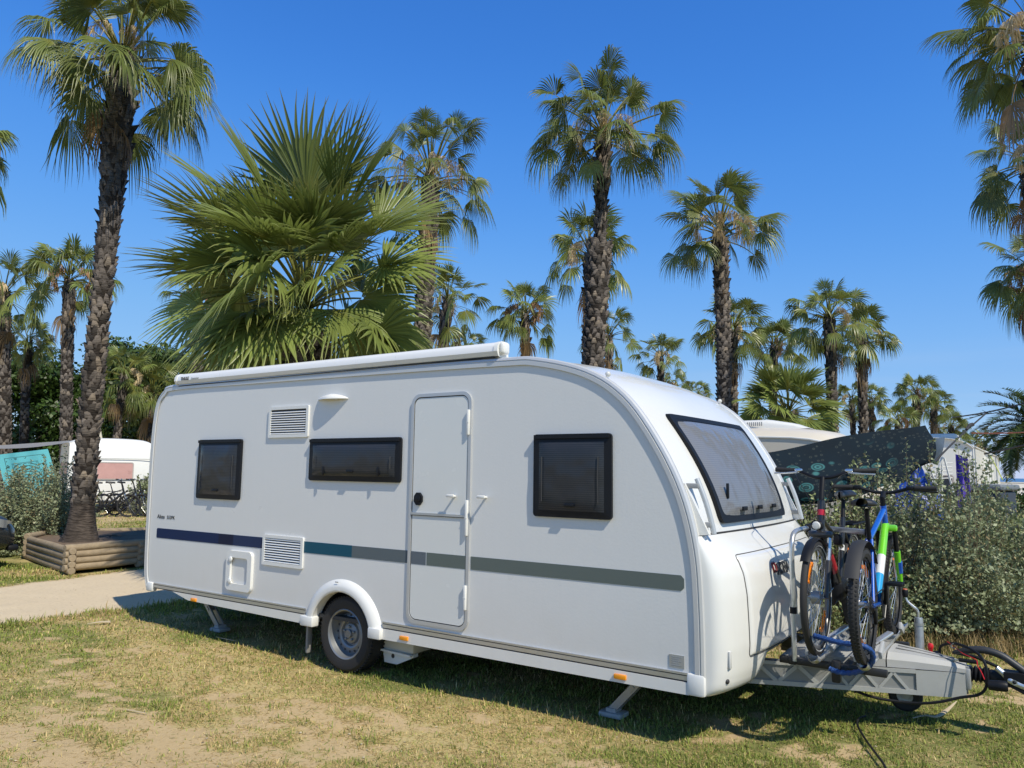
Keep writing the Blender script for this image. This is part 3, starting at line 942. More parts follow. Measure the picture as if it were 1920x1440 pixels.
# locker lid, proud of the nose, with a dark gap round it
ly0, ly1 = .27, 2.03
def lid_outline(k):
    return [(y, z) for y, z in rrect(ly0 - k, ly1 + k, .535 - k, 1.125 + k, .07, 6)]
b = MB()
def lidf(u, v):
    y = ly0 + (ly1 - ly0) * u; z = .535 + (1.125 - .535) * v
    e_ = min(u, 1 - u) * (ly1 - ly0); f_ = min(v, 1 - v) * .59
    return nose_pt(y, z, .012 * float(sstep(0, .012, min(e_, f_))) + .002)
lu = sorted(set([0, .004, .008] + [k / 40 for k in range(41)] + [.992, .996, 1])); 
vs = [lidf(u, v) for u in lu for v in [0, .01, .02] + [k / 24 for k in range(1, 24)] + [.98, .99, 1]]
w_ = 3 + 23 + 3
b.add(vs, [(i * w_ + j, (i + 1) * w_ + j, (i + 1) * w_ + j + 1, i * w_ + j + 1) for i in range(len(lu) - 1) for j in range(w_ - 1)])
lid = b.build('locker_lid', M_white, car, smooth=50)
b = MB()
gp = []
for (y, z) in rrect(ly0 - .006, ly1 + .006, .529, 1.131, .03, 4):
    gp.append((y, z))
gg = []
for i in range(len(gp)):
    a_, c_ = gp[i], gp[(i + 1) % len(gp)]
    q = max(1, int(math.hypot(a_[0] - c_[0], a_[1] - c_[1]) / .05))
    for t in range(q): gg.append((a_[0] + (c_[0] - a_[0]) * t / q, a_[1] + (c_[1] - a_[1]) * t / q))
b.tube([nose_pt(y, z, .001) for y, z in gg], .0034, 6, closed=True)
b.build('lid_gap', mat('seal_grey', (.10, .10, .10), .6), car)
b = MB()
b.tube([on_front(y, 1.258, .008) for y in np.linspace(.06, 2.24, 30)], .006, 6); b.build('front_seam', M_seal, car)
# lettering on the lid
FX_ = lambda y, z: Matrix.Translation((nose_pt(y, z, .016)[0], y, z)) @ Matrix.Rotation(R_(90), 4, 'Z') @ Matrix.Rotation(R_(90), 4, 'X')
tx = text_part('lettering', 'ADRIA', .105, M_ink, lid, FX_(.785, .97), bold=.003, sx=.92)
for v in tx.data.vertices:                                # the letters follow the curved lid
    v.co.x = nose_pt(v.co.y, v.co.z, .0215)[0] + (.0012 if v.co.x > nose_pt(.785, .97, .016)[0] else 0)
b = MB()
for k, (dy, dz) in enumerate(((.015, 0), (.038, 0))):
    P_ = [(.715 + dy + .020 * cos(t) * (1 if k == 0 else .9), 1.02 + .028 * sin(t)) for t in [R_(50 + 260 * j / 12) if k == 0 else R_(-130 + 260 * j / 12) for j in range(13)]]
    b.tube([nose_pt(y, z, .020) for y, z in P_], .0065, 6)
b.build('emblem', mat('emblem_red', (.16, .012, .018), .4), lid)
# small marks on the nose
b = MB(); p = nose_pt(.075, .54, .0); b.rbox((p[0] + .004, p[1], p[2]), (.014, .03, .10), .005); b.build('reflector', mat('clear_lens', (.62, .62, .6), .12), ns)
b = MB(); p = nose_pt(.075, .415, .0); b.sphere((p[0] - .004, p[1], p[2]), .016, 12); b.build('plug_hole', M_seal, ns)
# grab handles
for y, s in ((.10, 1), (2.20, -1)):
    b = MB()
    P_ = []
    for z in np.linspace(1.265, 1.60, 8):
        P_.append((front_x(z) + .085, y, z))
    b.tube(P_, .017, 10)
    gh = b.build('grab_handle', mat('handle_grey', (.50, .52, .53), .35, .3), car)
    b = MB()
    for z in (1.32, 1.555):
        b.rbox((front_x(z) + .04, y - s * .015, z), (.09, .026, .032), .006)
    b.build('handle_bracket', mat('bracket_grey', (.27, .28, .29), .5), gh)
    b = MB()
    b.prism([(front_x(1.255) + .004, 1.255), (front_x(1.255) + .07, 1.262), (front_x(1.45) + .018, 1.47), (front_x(1.56) + .004, 1.575)], lambda x, z: (x, y - s * .05, z), lambda x, z: (x, y - s * .015, z))
    b.build('fairing', M_white, gh, smooth=20)
for y in (.055, 2.245):
    b = MB(); z = 2.27; b.sphere((front_x(z) + .03, y, z + .02), .02, 10, sc=(1, 1, 1)); b.build('front_marker', mat('clear_lens', (.62, .62, .6), .12), car)
# roof hatches and rear lamps (far side of what the photo shows, plain)
b = MB(); b.rbox((1.7, 1.2, 2.525), (.62, .62, .07), .03); b.rbox((3.6, 1.2, 2.51), (.42, .42, .06), .03); b.build('roof_hatch', M_plast, car)
# ---------------------------------------------------------------- drawbar
def beam(s):
    """lattice panel of the drawbar, one side"""
    A = Vector((5.95, 1.15 - s * .565, 0)); B = Vector((7.22, 1.15 - s * .05, 0))
    d = (B - A).normalized(); nn = Vector((d.y, -d.x, 0)) * s
    L_ = (B - A).length
    z0, z1 = .285, .435
    def P(t, z, o): return A + d * t + nn * o + Vector((0, 0, z))
    b = MB()
    def bar(t0, za, t1, zb, w, o0=-.001, o1=.012, mi=0):
        v = Vector((t1 - t0, zb - za)); l = v.length; v.normalize(); q = Vector((-v.y, v.x)) * w / 2
        b.prism([(t0 + q.x, za + q.y), (t0 - q.x, za - q.y), (t1 - q.x, zb - q.y), (t1 + q.x, zb + q.y)], lambda t, z: P(t, z, o0), lambda t, z: P(t, z, o1), mi)
    b.prism([(0, z0 + .002), (L_ - .28, z0 + .002), (L_ - .28, z1 - .002), (0, z1 - .002)], lambda t, z: P(t, z, -.006), lambda t, z: P(t, z, .0), 1)
    b.prism([(L_ - .28, z0), (L_, z0), (L_, z1), (L_ - .28, z1)], lambda t, z: P(t, z, -.01), lambda t, z: P(t, z, .0125), 0)
    b.prism([(0, z0), (L_, z0), (L_, z0 + .028), (0, z0 + .028)], lambda t, z: P(t, z, -.012), lambda t, z: P(t, z, .012), 0)
    b.prism([(0, z1 - .022), (L_, z1 - .022), (L_, z1), (0, z1)], lambda t, z: P(t, z, -.012), lambda t, z: P(t, z, .012), 0)
    t = 0.02; up = True; st = .125
    while t < L_ - .36:
        s2 = st if t < .5 else .092
        bar(t, z0 + .02 if up else z1 - .02, t + s2, z1 - .02 if up else z0 + .02, .024 if t < .5 else .018, o1=.0105)
        t += s2 * (1.0 if t < .5 else .95); up = not up
    b.prism([(0, z1 - .004), (L_, z1 - .004), (L_, z1), (0, z1)], lambda t, z: P(t, z, -.06), lambda t, z: P(t, z, .0), 0)
    return b
drawbar_mat = mat('drawbar_grey', (.40, .405, .395), .5, .25, var=.1, vscale=9, bump=.04, bscale=120)
db = beam(1).build('drawbar', [drawbar_mat, mat('drawbar_recess', (.24, .245, .24), .55, .2)], car, smooth=0)
beam(-1).build('drawbar', [drawbar_mat, mat('drawbar_recess', (.24, .245, .24), .55, .2)], car, smooth=0)
# cover of the drawbar
secs = [(6.20, .40, .36, .440, .455), (6.45, .315, .25, .437, .492), (6.62, .262, .19, .437, .518), (6.80, .205, .15, .437, .522), (6.95, .155, .115, .437, .512), (7.14, .092, .075, .437, .492), (7.225, .07, .058, .437, .475)]
def loft(mb, secs, mi=0):
    rows = []
    for x, hb, ht, zb, zt in secs:
        zc = zb + (zt - zb) * .55
        rows.append([(x, 1.15 - hb, zb), (x, 1.15 - hb * .99, zc), (x, 1.15 - ht, zt), (x, 1.15, zt + .006), (x, 1.15 + ht, zt), (x, 1.15 + hb * .99, zc), (x, 1.15 + hb, zb)])
    k = len(rows[0]); vs = [p for r in rows for p in r]
    fs = [(i * k + j, (i + 1) * k + j, (i + 1) * k + j + 1, i * k + j + 1) for i in range(len(rows) - 1) for j in range(k - 1)]
    fs += [tuple(range(k)), tuple((len(rows) - 1) * k + j for j in range(k))]
    mb.add(vs, fs, mi)
b = MB(); loft(b, secs[:4]); cv = b.build('drawbar_cover', M_grey, car, smooth=22)
b = MB(); s4 = secs[3]; loft(b, [(s4[0] + .008, *s4[1:])] + [(x, hb, ht, zb, zt + .002) for x, hb, ht, zb, zt in secs[4:]]); cv2 = b.build('hitch_cover', mat('grey_plastic_hitch', (.41, .41, .40), .5, var=.05, bump=.05, bscale=200), car, smooth=22)
b = MB()
b.add([(6.64, .915, .4935), (6.70, .93, .507), (6.775, .965, .513), (6.79, .955, .496), (6.72, .925, .488)], [(0, 1, 2, 3, 4)])
b.tube([(6.62, .915, .492), (6.69, .93, .512), (6.775, .968, .520)], .007, 6)
b.build('grip_recess_shade', M_greyd, cv, smooth=0)  # darker sheet and lip on the cover stand for the hollow's shade
b = MB()
for o in (.045, -.045):
    b.tube([(6.84, 1.15 + o, .5305), (7.02, 1.15 + o * .8, .5115), (7.16, 1.15 + o * .7, .4985)], .004, 5)
b.build('cover_groove', M_greyd, cv2)
b = MB(); b.rbox((7.235, 1.15, .40), (.03, .13, .125), .008); b.build('drawbar_end', drawbar_mat, car)
# bellows, coupling head, handle
b = MB()
pr = [];
for k in range(9):
    pr.append((.036 if k % 2 else .052, .012 * k))
b.lathe(pr, (7.25, 1.15, .425), (1, 0, 0), 20, cap=True)
b.build('bellows', M_black, car, smooth=20)
b = MB()
b.rbox((7.40, 1.15, .42), (.13, .075, .085), .02)
b.prism([(7.42, .40), (7.42, .47), (7.52, .47), (7.60, .43), (7.62, .36), (7.55, .34)], lambda x, z: (x, 1.10, z), lambda x, z: (x, 1.20, z))
b.build('coupling_head', M_black, car, smooth=30)
hp = [onY(*q, 1.12) for q in ((1868, 1252), (1880, 1262), (1892, 1274), (1908, 1282), (1925, 1288), (1945, 1285))]
b = MB(); b.tube(smooth_path(hp, 4), [.018] * 8 + [.026] * 13, 10); b.lathe([(.0, .0), (.016, .001)], onY(1902, 1280, 1.09), (0, -1, 0), 14)
ch = b.build('coupling_lever', mat('silver_cast', (.62, .65, .68), .28, .75, var=.04), car)
hp = [onY(*q, 1.15) for q in ((1790, 1223), (1815, 1219), (1845, 1219), (1875, 1228), (1900, 1244), (1925, 1262))]
b = MB(); b.tube(smooth_path(hp, 4), [.012, .014, .016, .018] + [.022] * 17, 10); b.build('soft_grip', mat('soft_black_grip', (.03, .032, .036), .5), ch)
b = MB(); b.sphere(onY(1902, 1280, 1.085), .010, 10); b.build('lever_button', M_black, ch)
# handbrake
hp = [onY(*q, 1.10) for q in ((1752, 1246), (1772, 1240), (1800, 1237))]
b = MB(); b.tube(smooth_path(hp, 4), .011, 8, flat=.6); hb = b.build('handbrake', mat('zinc_yellowed', (.42, .42, .33), .45, .6), car)
b = MB(); b.tube([onY(*q, 1.10) for q in ((1798, 1237), (1834, 1242))], .0125, 10); b.build('brake_grip', M_black, hb)
b = MB(); b.tube([onY(*q, 1.22) for q in ((1786, 1223), (1792, 1224), (1830, 1232), (1870, 1250))], .010, 8); b.build('lift_handle', M_black, hb)
# red and black knobs by the jockey wheel
b = MB(); p = Vector(onY(1745, 1219, 1.30)); b.lathe([(.0, .045), (.012, .043), (.0185, .03), (.017, .015), (.010, .004), (.012, -.02), (.016, -.045), (.01, -.06)], p, (0, 0, 1), 14)
b.build('clamp_knob', M_red, car)
b = MB(); p = Vector(onY(1757, 1231, 1.28)); b.lathe([(.0, .035), (.022, .03), (.028, .012), (.028, -.035), (.02, -.05)], p, (0, 0, 1), 10); b.build('plug_socket', M_black, car)
# jockey wheel
jx, jy = 6.955, 1.30
b = MB(); b.lathe([(.026, .30), (.026, .695), (.023, .705), (.012, .708)], (jx, jy, 0), (0, 0, 1), 18); b.lathe([(.030, .655), (.030, .672)], (jx, jy, 0), (0, 0, 1), 18)
jw = b.build('jockey_wheel', M_galv, car, smooth=40)
b = MB()
cp = [(jx, jy, .705), (jx, jy, .735), (jx - .005, jy - .002, .752)] + [tuple(onY(*q, jy - .01)) for q in ((1716, 1140), (1702, 1128), (1698, 1120))]
b.tube(smooth_path(cp, 5), .0075, 8); b.build('crank', mat('zinc_bright', (.66, .67, .68), .3, .8), jw)
p = onY(1697, 1111, jy - .01)
b = MB(); b.lathe([(.012, -.03), (.018, -.02), (.020, .012), (.016, .02)], p, (0, 0, 1), 12); cn = b.build('crank_knob', M_black, jw)
b = MB(); b.lathe([(.0161, .0195), (.013, .026), (.0, .027)], p, (0, 0, 1), 12); b.build('knob_cap', mat('faded_orange', (.45, .10, .04), .5), cn)
b = MB(); b.lathe([(.05, -.03), (.085, -.034), (.10, -.024), (.104, 0), (.10, .024), (.085, .034), (.05, .03)], (6.86, 1.27, .205), (0, -1, 0), 26); wj = b.build('tyre', M_rub, jw)
b = MB(); b.lathe([(.052, .026), (.048, .032), (.02, .028), (.018, .04), (0, .041)], (6.86, 1.27, .205), (0, -1, 0), 20)
for o in (-.043, .043): b.prism([(6.84, .19), (6.88, .19), (6.975, .33), (6.93, .33)], lambda x, z, o=o: (x, 1.27 + o - .003, z), lambda x, z, o=o: (x, 1.27 + o + .003, z))
b.build('fork', M_galv, jw)
# electric cable of the coupling
pp = [(1762, 1225, 1.28), (1764, 1212, 1.25), (1778, 1207, 1.2), (1792, 1207, 1.12), (1815, 1215, 1.05), (1838, 1230, 1.0), (1850, 1255, .97), (1850, 1285, .97), (1836, 1302, .97), (1800, 1308, .97), (1755, 1317, .95), (1710, 1318, .95), (1650, 1310, .92), (1610, 1298, .9), (1595, 1288, .9)]
b = MB(); b.tube(smooth_path([onY(*q) for q in pp], 5), .0085, 8); b.build('coupling_cable', M_black, car)
b = MB(); p0 = Vector(onY(1852, 1284, .96)); p1 = Vector(onY(1884, 1287, .96)); b.lathe([(.02, 0), (.029, .006), (.031, .05), (.031, .09), (.024, .10), (0, .101)], p0, p1 - p0, 16, cap=False); b.build('cable_plug', M_black, car)
pp = [(1776, 1203, 1.2), (1788, 1211, 1.12), (1805, 1225, 1.05), (1820, 1232, 1.0), (1831, 1238, .98), (1833, 1248, .97), (1840, 1260, .97), (1846, 1274, .96)]
b = MB(); b.tube(smooth_path([onY(*q) for q in pp], 5), .0028, 6); b.build('breakaway_cable', M_red, car)
b = MB(); P_ = [onY(1788 + 5 * cos(t), 1211 + 4 * sin(t), 1.12) for t in np.linspace(0, 5.4, 12)]; b.tube(P_, .0025, 5); b.build('snap_ring', M_galv, car)

# ---------------------------------------------------------------- cycle carrier on the drawbar
RX = (6.49, 6.765); RZ = .548
rack = thing('x', None, None); bpy.data.objects.remove(rack)
M_ral = mat('silver_rail', (.66, .67, .68), .3, .7, var=.05)
b = MB()
for y in (.62, 1.55):
    b.rbox((6.55, y, .468), (.62, .05, .04), .006)
    b.rbox((6.32, y, .47), (.05, .06, .05), .008)
b.rbox((6.62, 1.08, .458), (.05, .98, .03), .006)
b.rbox((6.58, .60, .445), (.05, .06, .13), .01)
rk = b.build('cycle_carrier', mat('carrier_black', (.025, .025, .027), .45, .2), car)
for x in RX:
    b = MB()
    # channel
    def chn(u, v, x=x):
        y = .40 + 1.62 * u; a = -R_(115) + R_(230) * v
        e_ = max(0, abs(u - .5) - .47) / .03
        return (x + .040 * sin(a) * (1 - .3 * e_), y, RZ - .012 - .030 * cos(a) + .022 * e_ * e_)
    b.grid(chn, 40, 10)
    b.build('wheel_rail', M_ral, rk, smooth=40)
    # wheel clamps
    b = MB()
    for y, dy in ((.62, .10), (1.64, -.10)):
        b.rbox((x + .052, y + dy, RZ + .035), (.022, .12, .05), .006, 2, Matrix.Rotation(R_(25) * (1 if dy > 0 else -1), 3, 'X'))
        b.rbox((x - .05, y - dy, RZ + .02), (.022, .10, .05), .006, 2)
    b.build('wheel_clamp', mat('clamp_grey', (.42, .43, .44), .45), rk)
b = MB()
hp = [(6.335, .60, .47), (6.335, .60, .8), (6.335, .60, 1.12), (6.335, .625, 1.22), (6.335, .72, 1.265), (6.335, 1.05, 1.27), (6.335, 1.40, 1.265), (6.335, 1.50, 1.22), (6.335, 1.525, 1.12), (6.335, 1.525, .47)]
b.tube(smooth_path(hp, 5), .0165, 12); hoop = b.build('hoop', mat('hoop_silver', (.58, .60, .61), .32, .7), rk)
b = MB(); b.lathe([(.021, -.02), (.021, .02)], (6.335, .60, .78), (0, 0, 1), 12, cap=True); b.build('hoop_clip', M_black, hoop)
for (p0, p1) in (((6.34, 1.02, 1.27), (6.52, 1.06, 1.20)), ((6.34, 1.14, 1.27), (6.735, .97, 1.265))):
    b = MB(); d = Vector(p1) - Vector(p0)
    b.rbox((Vector(p0) + Vector(p1)) / 2, (d.length, .034, .034), .006, 2, d.to_track_quat('X', 'Z').to_matrix()); ar = b.build('holding_arm', mat('arm_grey', (.33, .34, .35), .35, .6), rk)
    b = MB(); b.rbox(p1, (.06, .055, .075), .02); b.rbox(p0, (.05, .05, .06), .02); b.build('arm_clamp', M_black, ar)
b = MB()
for x, y0, y1 in ((6.44, .70, .96), (6.70, .66, .92)):
    d = Vector((.18, y1 - y0, .13))
    b.rbox((x + .06, (y0 + y1) / 2 - .05, .60), (d.length, .045, .018), .005, 2, d.to_track_quat('X', 'Z').to_matrix())
b.build('ratchet_strap', M_ral, rk)

# ---------------------------------------------------------------- bicycles
M_orr = mat('orange_reflector', (.9, .25, .01), .2, coat=.4)
M_chr = mat('bright_steel', (.62, .63, .64), .25, .9)
M_sadd = mat('saddle_black', (.018, .018, .02), .38, bump=.08, bscale=150)

def bicycle(name, label, loc, rz, kind, group=None, detail=1, scale=1.0, fcol=(.02, .02, .022)):
    t = thing(name, label, 'bicycle', loc, rz, group, scale)
    mtb = kind == 'mountain'
    R = .335 if mtb else .345
    wb = 1.05 if mtb else 1.09
    rh = Vector((0, 0, R)); fh = Vector((wb, 0, R))
    bb = Vector((.42, 0, .295))
    ht = Vector((wb - .215, 0, .895 if mtb else .93)); hl = Vector((wb - .165, 0, .755 if mtb else .735))
    st = Vector((.245, 0, .74)); sd = Vector((.20, 0, .90 if mtb else .92))
    if mtb: st = Vector((.27, 0, .70)); sd = Vector((.215, 0, .885))
    if kind == 'town': sd = Vector((.19, 0, .98))
    F1 = mat('frame_black', (.016, .016, .018), .3, coat=.4); F2 = mat('frame_red', (.45, .012, .03), .28, coat=.4)
    F3 = mat('frame_blue', (.008, .10, .50), .25, coat=.6); F4 = mat('frame_lime', (.16, .60, .02), .28, coat=.5)
    F5 = mat('frame_white_decal', (.72, .73, .72), .35); F6 = mat('frame_cyan', (.02, .32, .62), .28, coat=.5)
    b = MB()
    def tb(p, q, r0, r1, mi, fl=1.0): b.tube([Vector(p), Vector(p).lerp(Vector(q), .5), Vector(q)], [r0, (r0 + r1) / 2, r1], 10 if detail else 6, mi=mi, flat=fl)
    if mtb:
        tb(ht, hl, .021, .022, 0); tb(ht - Vector((0, 0, .035)), st, .019, .017, 0)
        m1 = hl.lerp(bb, .42); m2 = hl.lerp(bb, .66)
        tb(hl + Vector((0, 0, .01)), m1, .026, .027, 1); tb(m1, m2, .0272, .027, 2); tb(m2, bb, .0272, .026, 3)
        tb(st + Vector((0, 0, .03)), bb, .017, .018, 0)
    else:
        tb(ht, hl, .023, .025, 0)
        m1 = hl.lerp(bb, .15); m2 = hl.lerp(bb, .62)
        tb(hl, m1, .031, .032, 0); tb(m1, m2, .0322, .033, 1); tb(m2, bb, .0322, .034, 0)
        tb(ht.lerp(hl, .55), bb.lerp(sd, .48), .016, .016, 0)
        tb(sd.lerp(bb, .2), bb, .0185, .019, 0); tb(sd.lerp(bb, .50), sd.lerp(bb, .56), .0192, .0192, 2)
        tb(ht.lerp(hl, .3), ht.lerp(hl, .48), .0245, .0248, 1)
    for s in (-1, 1):
        o = Vector((0, s * .055, 0)); o2 = Vector((0, s * .028, 0))
        tb(bb + o2, rh + o, .012, .010, 0 if not mtb else 0)
        tb((st if mtb else sd.lerp(bb, .35)) + o2 * .5, rh + o, .010, .009, 0)
    b.lathe([(.024, -.036), (.024, .036)], bb, (0, 1, 0), 14, cap=True, mi=0)
    b.build('frame', [F3, F4, F5, F6] if mtb else ([F1, F2, F5] if kind == 'trekking' else [F1, F1, F1]), t, smooth=40)
    if mtb:
        b = MB(); p = ht.lerp(hl, .35) + Vector((-.0225, -.002, .0)); b.sphere(p, .016, 12, sc=(.25, .8, 1.1)); b.build('head_badge', F5, t)
    # fork
    b = MB(); cr = hl + (hl - ht).normalized() * .03
    for s in (-1, 1):
        q = fh + Vector((0, s * .058, 0)); p = cr + Vector((0, s * .055, 0))
        if mtb:
            mid = p.lerp(q, .38); b.tube([p + Vector((0, 0, .02)), mid], .0155, 8, mi=1); b.tube([mid, q], [.023, .017], 10, mi=0)
            b.tube([mid.lerp(q, .3) + Vector((0, s * .006, 0)), mid.lerp(q, .62) + Vector((0, s * .004, 0))], [.0215, .0195], 8, mi=2)
        else:
            mid = p.lerp(q, .40); b.tube([p + Vector((0, 0, .02)), mid], .014, 8, mi=1); b.tube([mid, q], [.020, .014], 10, mi=0)
    b.rbox(cr + Vector((0, 0, .012)), (.05, .15, .045), .014, 2, mi=0)
    b.build('fork', [F4, M_black, F3] if mtb else [F1 if kind != 'trekking' else mat('fork_dark_grey', (.03, .03, .034), .35, coat=.3), M_chr, M_black], t, smooth=40)
    # wheels
    for c, fr in ((rh, 0), (fh, 1)):
        tw = .028 if mtb else .021
        b = MB(); seg = 64 if detail else 28
        b.lathe([(R - tw * 2.0, -tw * .62), (R - tw * 1.2, -tw), (R - tw * .35, -tw * .8), (R, -tw * .25), (R, tw * .25), (R - tw * .35, tw * .8), (R - tw * 1.2, tw), (R - tw * 2.0, tw * .62)], c, (0, 1, 0), seg)
        if mtb and detail:
            for k in range(84):
                a = 2 * pi * k / 84
                for yy, w_ in ((-.017, .014), (.017, .014), (0, .012)):
                    aa = a + (pi / 84 if yy == 0 else 0)
                    b.box(c + Vector((cos(aa) * (R - .0015 if yy == 0 else R - .0075), yy, sin(aa) * (R - .0015 if yy == 0 else R - .0075))), (.010, w_, .011), mat3=Matrix.Rotation(-aa, 3, 'Y'))
        w = b.build('wheel', M_rub, t, smooth=35)
        if not mtb and detail:
            b = MB()
            for s in (-1, 1): b.lathe([(R - tw * 1.62, s * (tw * .86)), (R - tw * 1.40, s * (tw * .97))], c, (0, 1, 0), seg)
            b.build('reflective_band', mat('reflective_grey', (.55, .56, .56), .4), w)
        b = MB(); ri = R - tw * 1.9
        b.lathe([(ri, -.011), (ri - .006, -.012), (ri - .018, -.009), (ri - .022, 0), (ri - .018, .009), (ri - .006, .012), (ri, .011)], c, (0, 1, 0), seg)
        b.build('rim', M_black if (mtb or not detail) else mat('rim_grey', (.20, .20, .21), .35, .7), w, smooth=35)
        b = MB(); ns_ = 32 if detail else 20
        for k in range(ns_):
            a = 2 * pi * k / ns_; s = 1 if k % 2 else -1; a2 = a + (.55 if (k // 2) % 2 else -.55)
            b.tube([c + Vector((cos(a2) * .022, s * .030, sin(a2) * .022)), c + Vector((cos(a) * (ri - .018), s * .003, sin(a) * (ri - .018)))], .0013 if detail else .002, 4)
        b.build('spokes', M_chr, w, smooth=0)
        b = MB()
        hr = .040 if (kind == 'trekking' and fr) else .016
        b.lathe([(.008, -.05), (.008, -.036), (.024, -.034), (.024, -.030), (hr, -.027), (hr, .027), (.024, .030), (.024, .034), (.008, .036), (.008, .05)], c, (0, 1, 0), 18, cap=True)
        b.build('hub', mat('hub_grey', (.33, .34, .35), .4, .6), w, smooth=30)
        if detail:
            b = MB()
            for k in range(2):
                a = (.5 if fr else 1.1) + pi * k + (0 if mtb else .35); rr = R * .66
                for j in range(8):
                    aa = a - .28 + .56 * j / 7
                    b.box(c + Vector((cos(aa) * rr, 0, sin(aa) * rr)), (.022, .014, .030), mat3=Matrix.Rotation(-aa, 3, 'Y'))
            b.build('reflector', M_orr, w, smooth=0)
        if not fr:
            b = MB()
            for k, r_ in enumerate((.055, .049, .043, .037, .031, .026)):
                b.lathe([(r_ - .006, -.040 - .0045 * k), (r_, -.040 - .0045 * k), (r_, -.038 - .0045 * k), (r_ - .006, -.038 - .0045 * k)], c, (0, 1, 0), 26)
            b.build('cassette', mat('sprocket_steel', (.10, .10, .10), .4, .8), w, smooth=0)
    # crank, pedals, chain
    b = MB(); y0 = -.045
    b.lathe([(.085, y0 - .003), (.094, y0 - .001), (.094, y0 + .001), (.085, y0 + .003), (.06, y0 + .002), (.02, y0 + .004)], bb, (0, 1, 0), 34)
    ca = R_(-55 if mtb else 20)
    for s in (-1, 1):
        e_ = bb + Vector((cos(ca) * .17 * s, s * .075, sin(ca) * .17 * s))
        b.tube([bb + Vector((0, s * .055, 0)), bb.lerp(e_, .5) + Vector((0, s * .03, 0)), e_], [.014, .011, .010], 8)
    if not mtb and kind == 'trekking': b.rbox(bb + Vector((.03, 0, .03)), (.19, .09, .15), .04, 3)
    cs = b.build('crankset', M_black, t, smooth=40)
    for s in (-1, 1):
        e_ = bb + Vector((cos(ca) * .17 * s, s * .13, sin(ca) * .17 * s))
        b = MB(); b.rbox(e_ + Vector((.035, 0, 0)), (.014, .085, .022), .004); b.rbox(e_ + Vector((-.035, 0, 0)), (.014, .085, .022), .004)
        b.rbox(e_ + Vector((0, .04, 0)), (.08, .010, .018), .003); b.rbox(e_ - Vector((0, .04, 0)), (.08, .010, .018), .003); b.tube([e_ - Vector((0, .05, 0)), e_ + Vector((0, .05, 0))], .010, 8)
        b.build('pedal', M_black, cs)
    b = MB(); ym = Vector((0, y0, 0))
    up_ = [bb + ym + Vector((0, 0, .092)), rh + ym + Vector((0, 0, .045))]; dn = [rh + ym + Vector((.01, 0, -.10)), bb + ym + Vector((0, 0, -.092))]
    b.tube([up_[0], up_[1], rh + ym + Vector((-.045, 0, 0)), rh + ym + Vector((.02, 0, -.05)), dn[0], dn[1], bb + ym + Vector((.092, 0, 0))], .0042, 5, closed=True)
    b.build('chain', mat('sprocket_steel', (.10, .10, .10), .4, .8), t)
    if detail:
        b = MB(); b.rbox(rh + Vector((.03, y0 - .012, -.06)), (.035, .02, .10), .008, 2, Matrix.Rotation(R_(-20), 3, 'Y')); b.lathe([(.024, -.006), (.024, .006)], rh + Vector((.045, y0, -.105)), (0, 1, 0), 12, cap=True)
        b.build('derailleur', M_black, t)
    # saddle
    b = MB(); b.tube([sd, (st if mtb else sd.lerp(bb, .3))], .0145, 10); b.build('seat_post', M_black, t)
    b = MB()
    def sad(u, v):
        x = -.135 + .27 * u; hw = float(np.interp(u, [0, .12, .3, .5, .75, .95, 1], [.035, .074, .076, .048, .026, .020, .008])); a = pi * 2 * v
        zt = .028 * sin(a); zt = zt if zt > 0 else zt * .9
        return sd + Vector((x, hw * cos(a), .035 + zt + .012 * (1 - u) - .02 * max(0, abs(cos(a)) - .6)))
    b.grid(sad, 16, 16)
    b.tube([sd + Vector((-.08, .02, .03)), sd + Vector((0, .02, -.002)), sd + Vector((.09, .012, .03))], .004, 5); b.tube([sd + Vector((-.08, -.02, .03)), sd + Vector((0, -.02, -.002)), sd + Vector((.09, -.012, .03))], .004, 5)
    b.build('saddle', M_sadd, t, smooth=60)
    # handlebar
    b = MB(); hb_ = ht + Vector((-.055 + (.11 if mtb else 0), 0, .085 if mtb else .15))
    b.tube([ht, ht + (ht - hl).normalized() * .05, hb_], [.018, .017, .018], 10)
    hw = .33 if mtb else .315
    bp = [hb_ + Vector((-.06 if not mtb else -.03, -hw, .035 if mtb else .05)), hb_ + Vector((-.03 if not mtb else -.015, -hw * .55, .035 if mtb else .045)), hb_ + Vector((.0, -hw * .2, .005)), hb_, hb_ + Vector((0, hw * .2, .005)), hb_ + Vector((-.03 if not mtb else -.015, hw * .55, .035 if mtb else .045)), hb_ + Vector((-.06 if not mtb else -.03, hw, .035 if mtb else .05))]
    b.tube(smooth_path(bp, 5), .0115, 8)
    hbo = b.build('handlebar', M_black, t)
    for s, (p, q) in ((-1, (bp[0], bp[1])), (1, (bp[6], bp[5]))):
        p, q = Vector(p), Vector(q)
        b = MB(); b.tube([p, p.lerp(q, .45), p.lerp(q, .9)], [.017, .0155, .0165], 10); b.build('grip', M_rub, hbo)
        b = MB(); k = p.lerp(q, 1.1)
        b.rbox(k, (.03, .05, .028), .008); b.tube([k + Vector((.03, 0, -.01)), k.lerp(p, .5) + Vector((.045, 0, -.02)), k.lerp(p, 1.0) + Vector((.04, 0, -.025))], [.007, .0055, .006], 6); b.build('brake_lever', M_black if mtb else M_chr, hbo)
    if detail:
        b = MB(); cab = mat('cable_black', (.01, .01, .01), .4)
        for s in (-1, 1):
            k = hb_ + Vector((.02, s * hw * .5, .03))
            b.tube(smooth_path([k, k + Vector((.13, -s * .03, -.03)), k + Vector((.13, -s * .10, -.16)), ht.lerp(hl, .6) + Vector((.03, s * .02, 0))], 6), .0025, 5)
        b.build('brake_cable', cab, hbo)
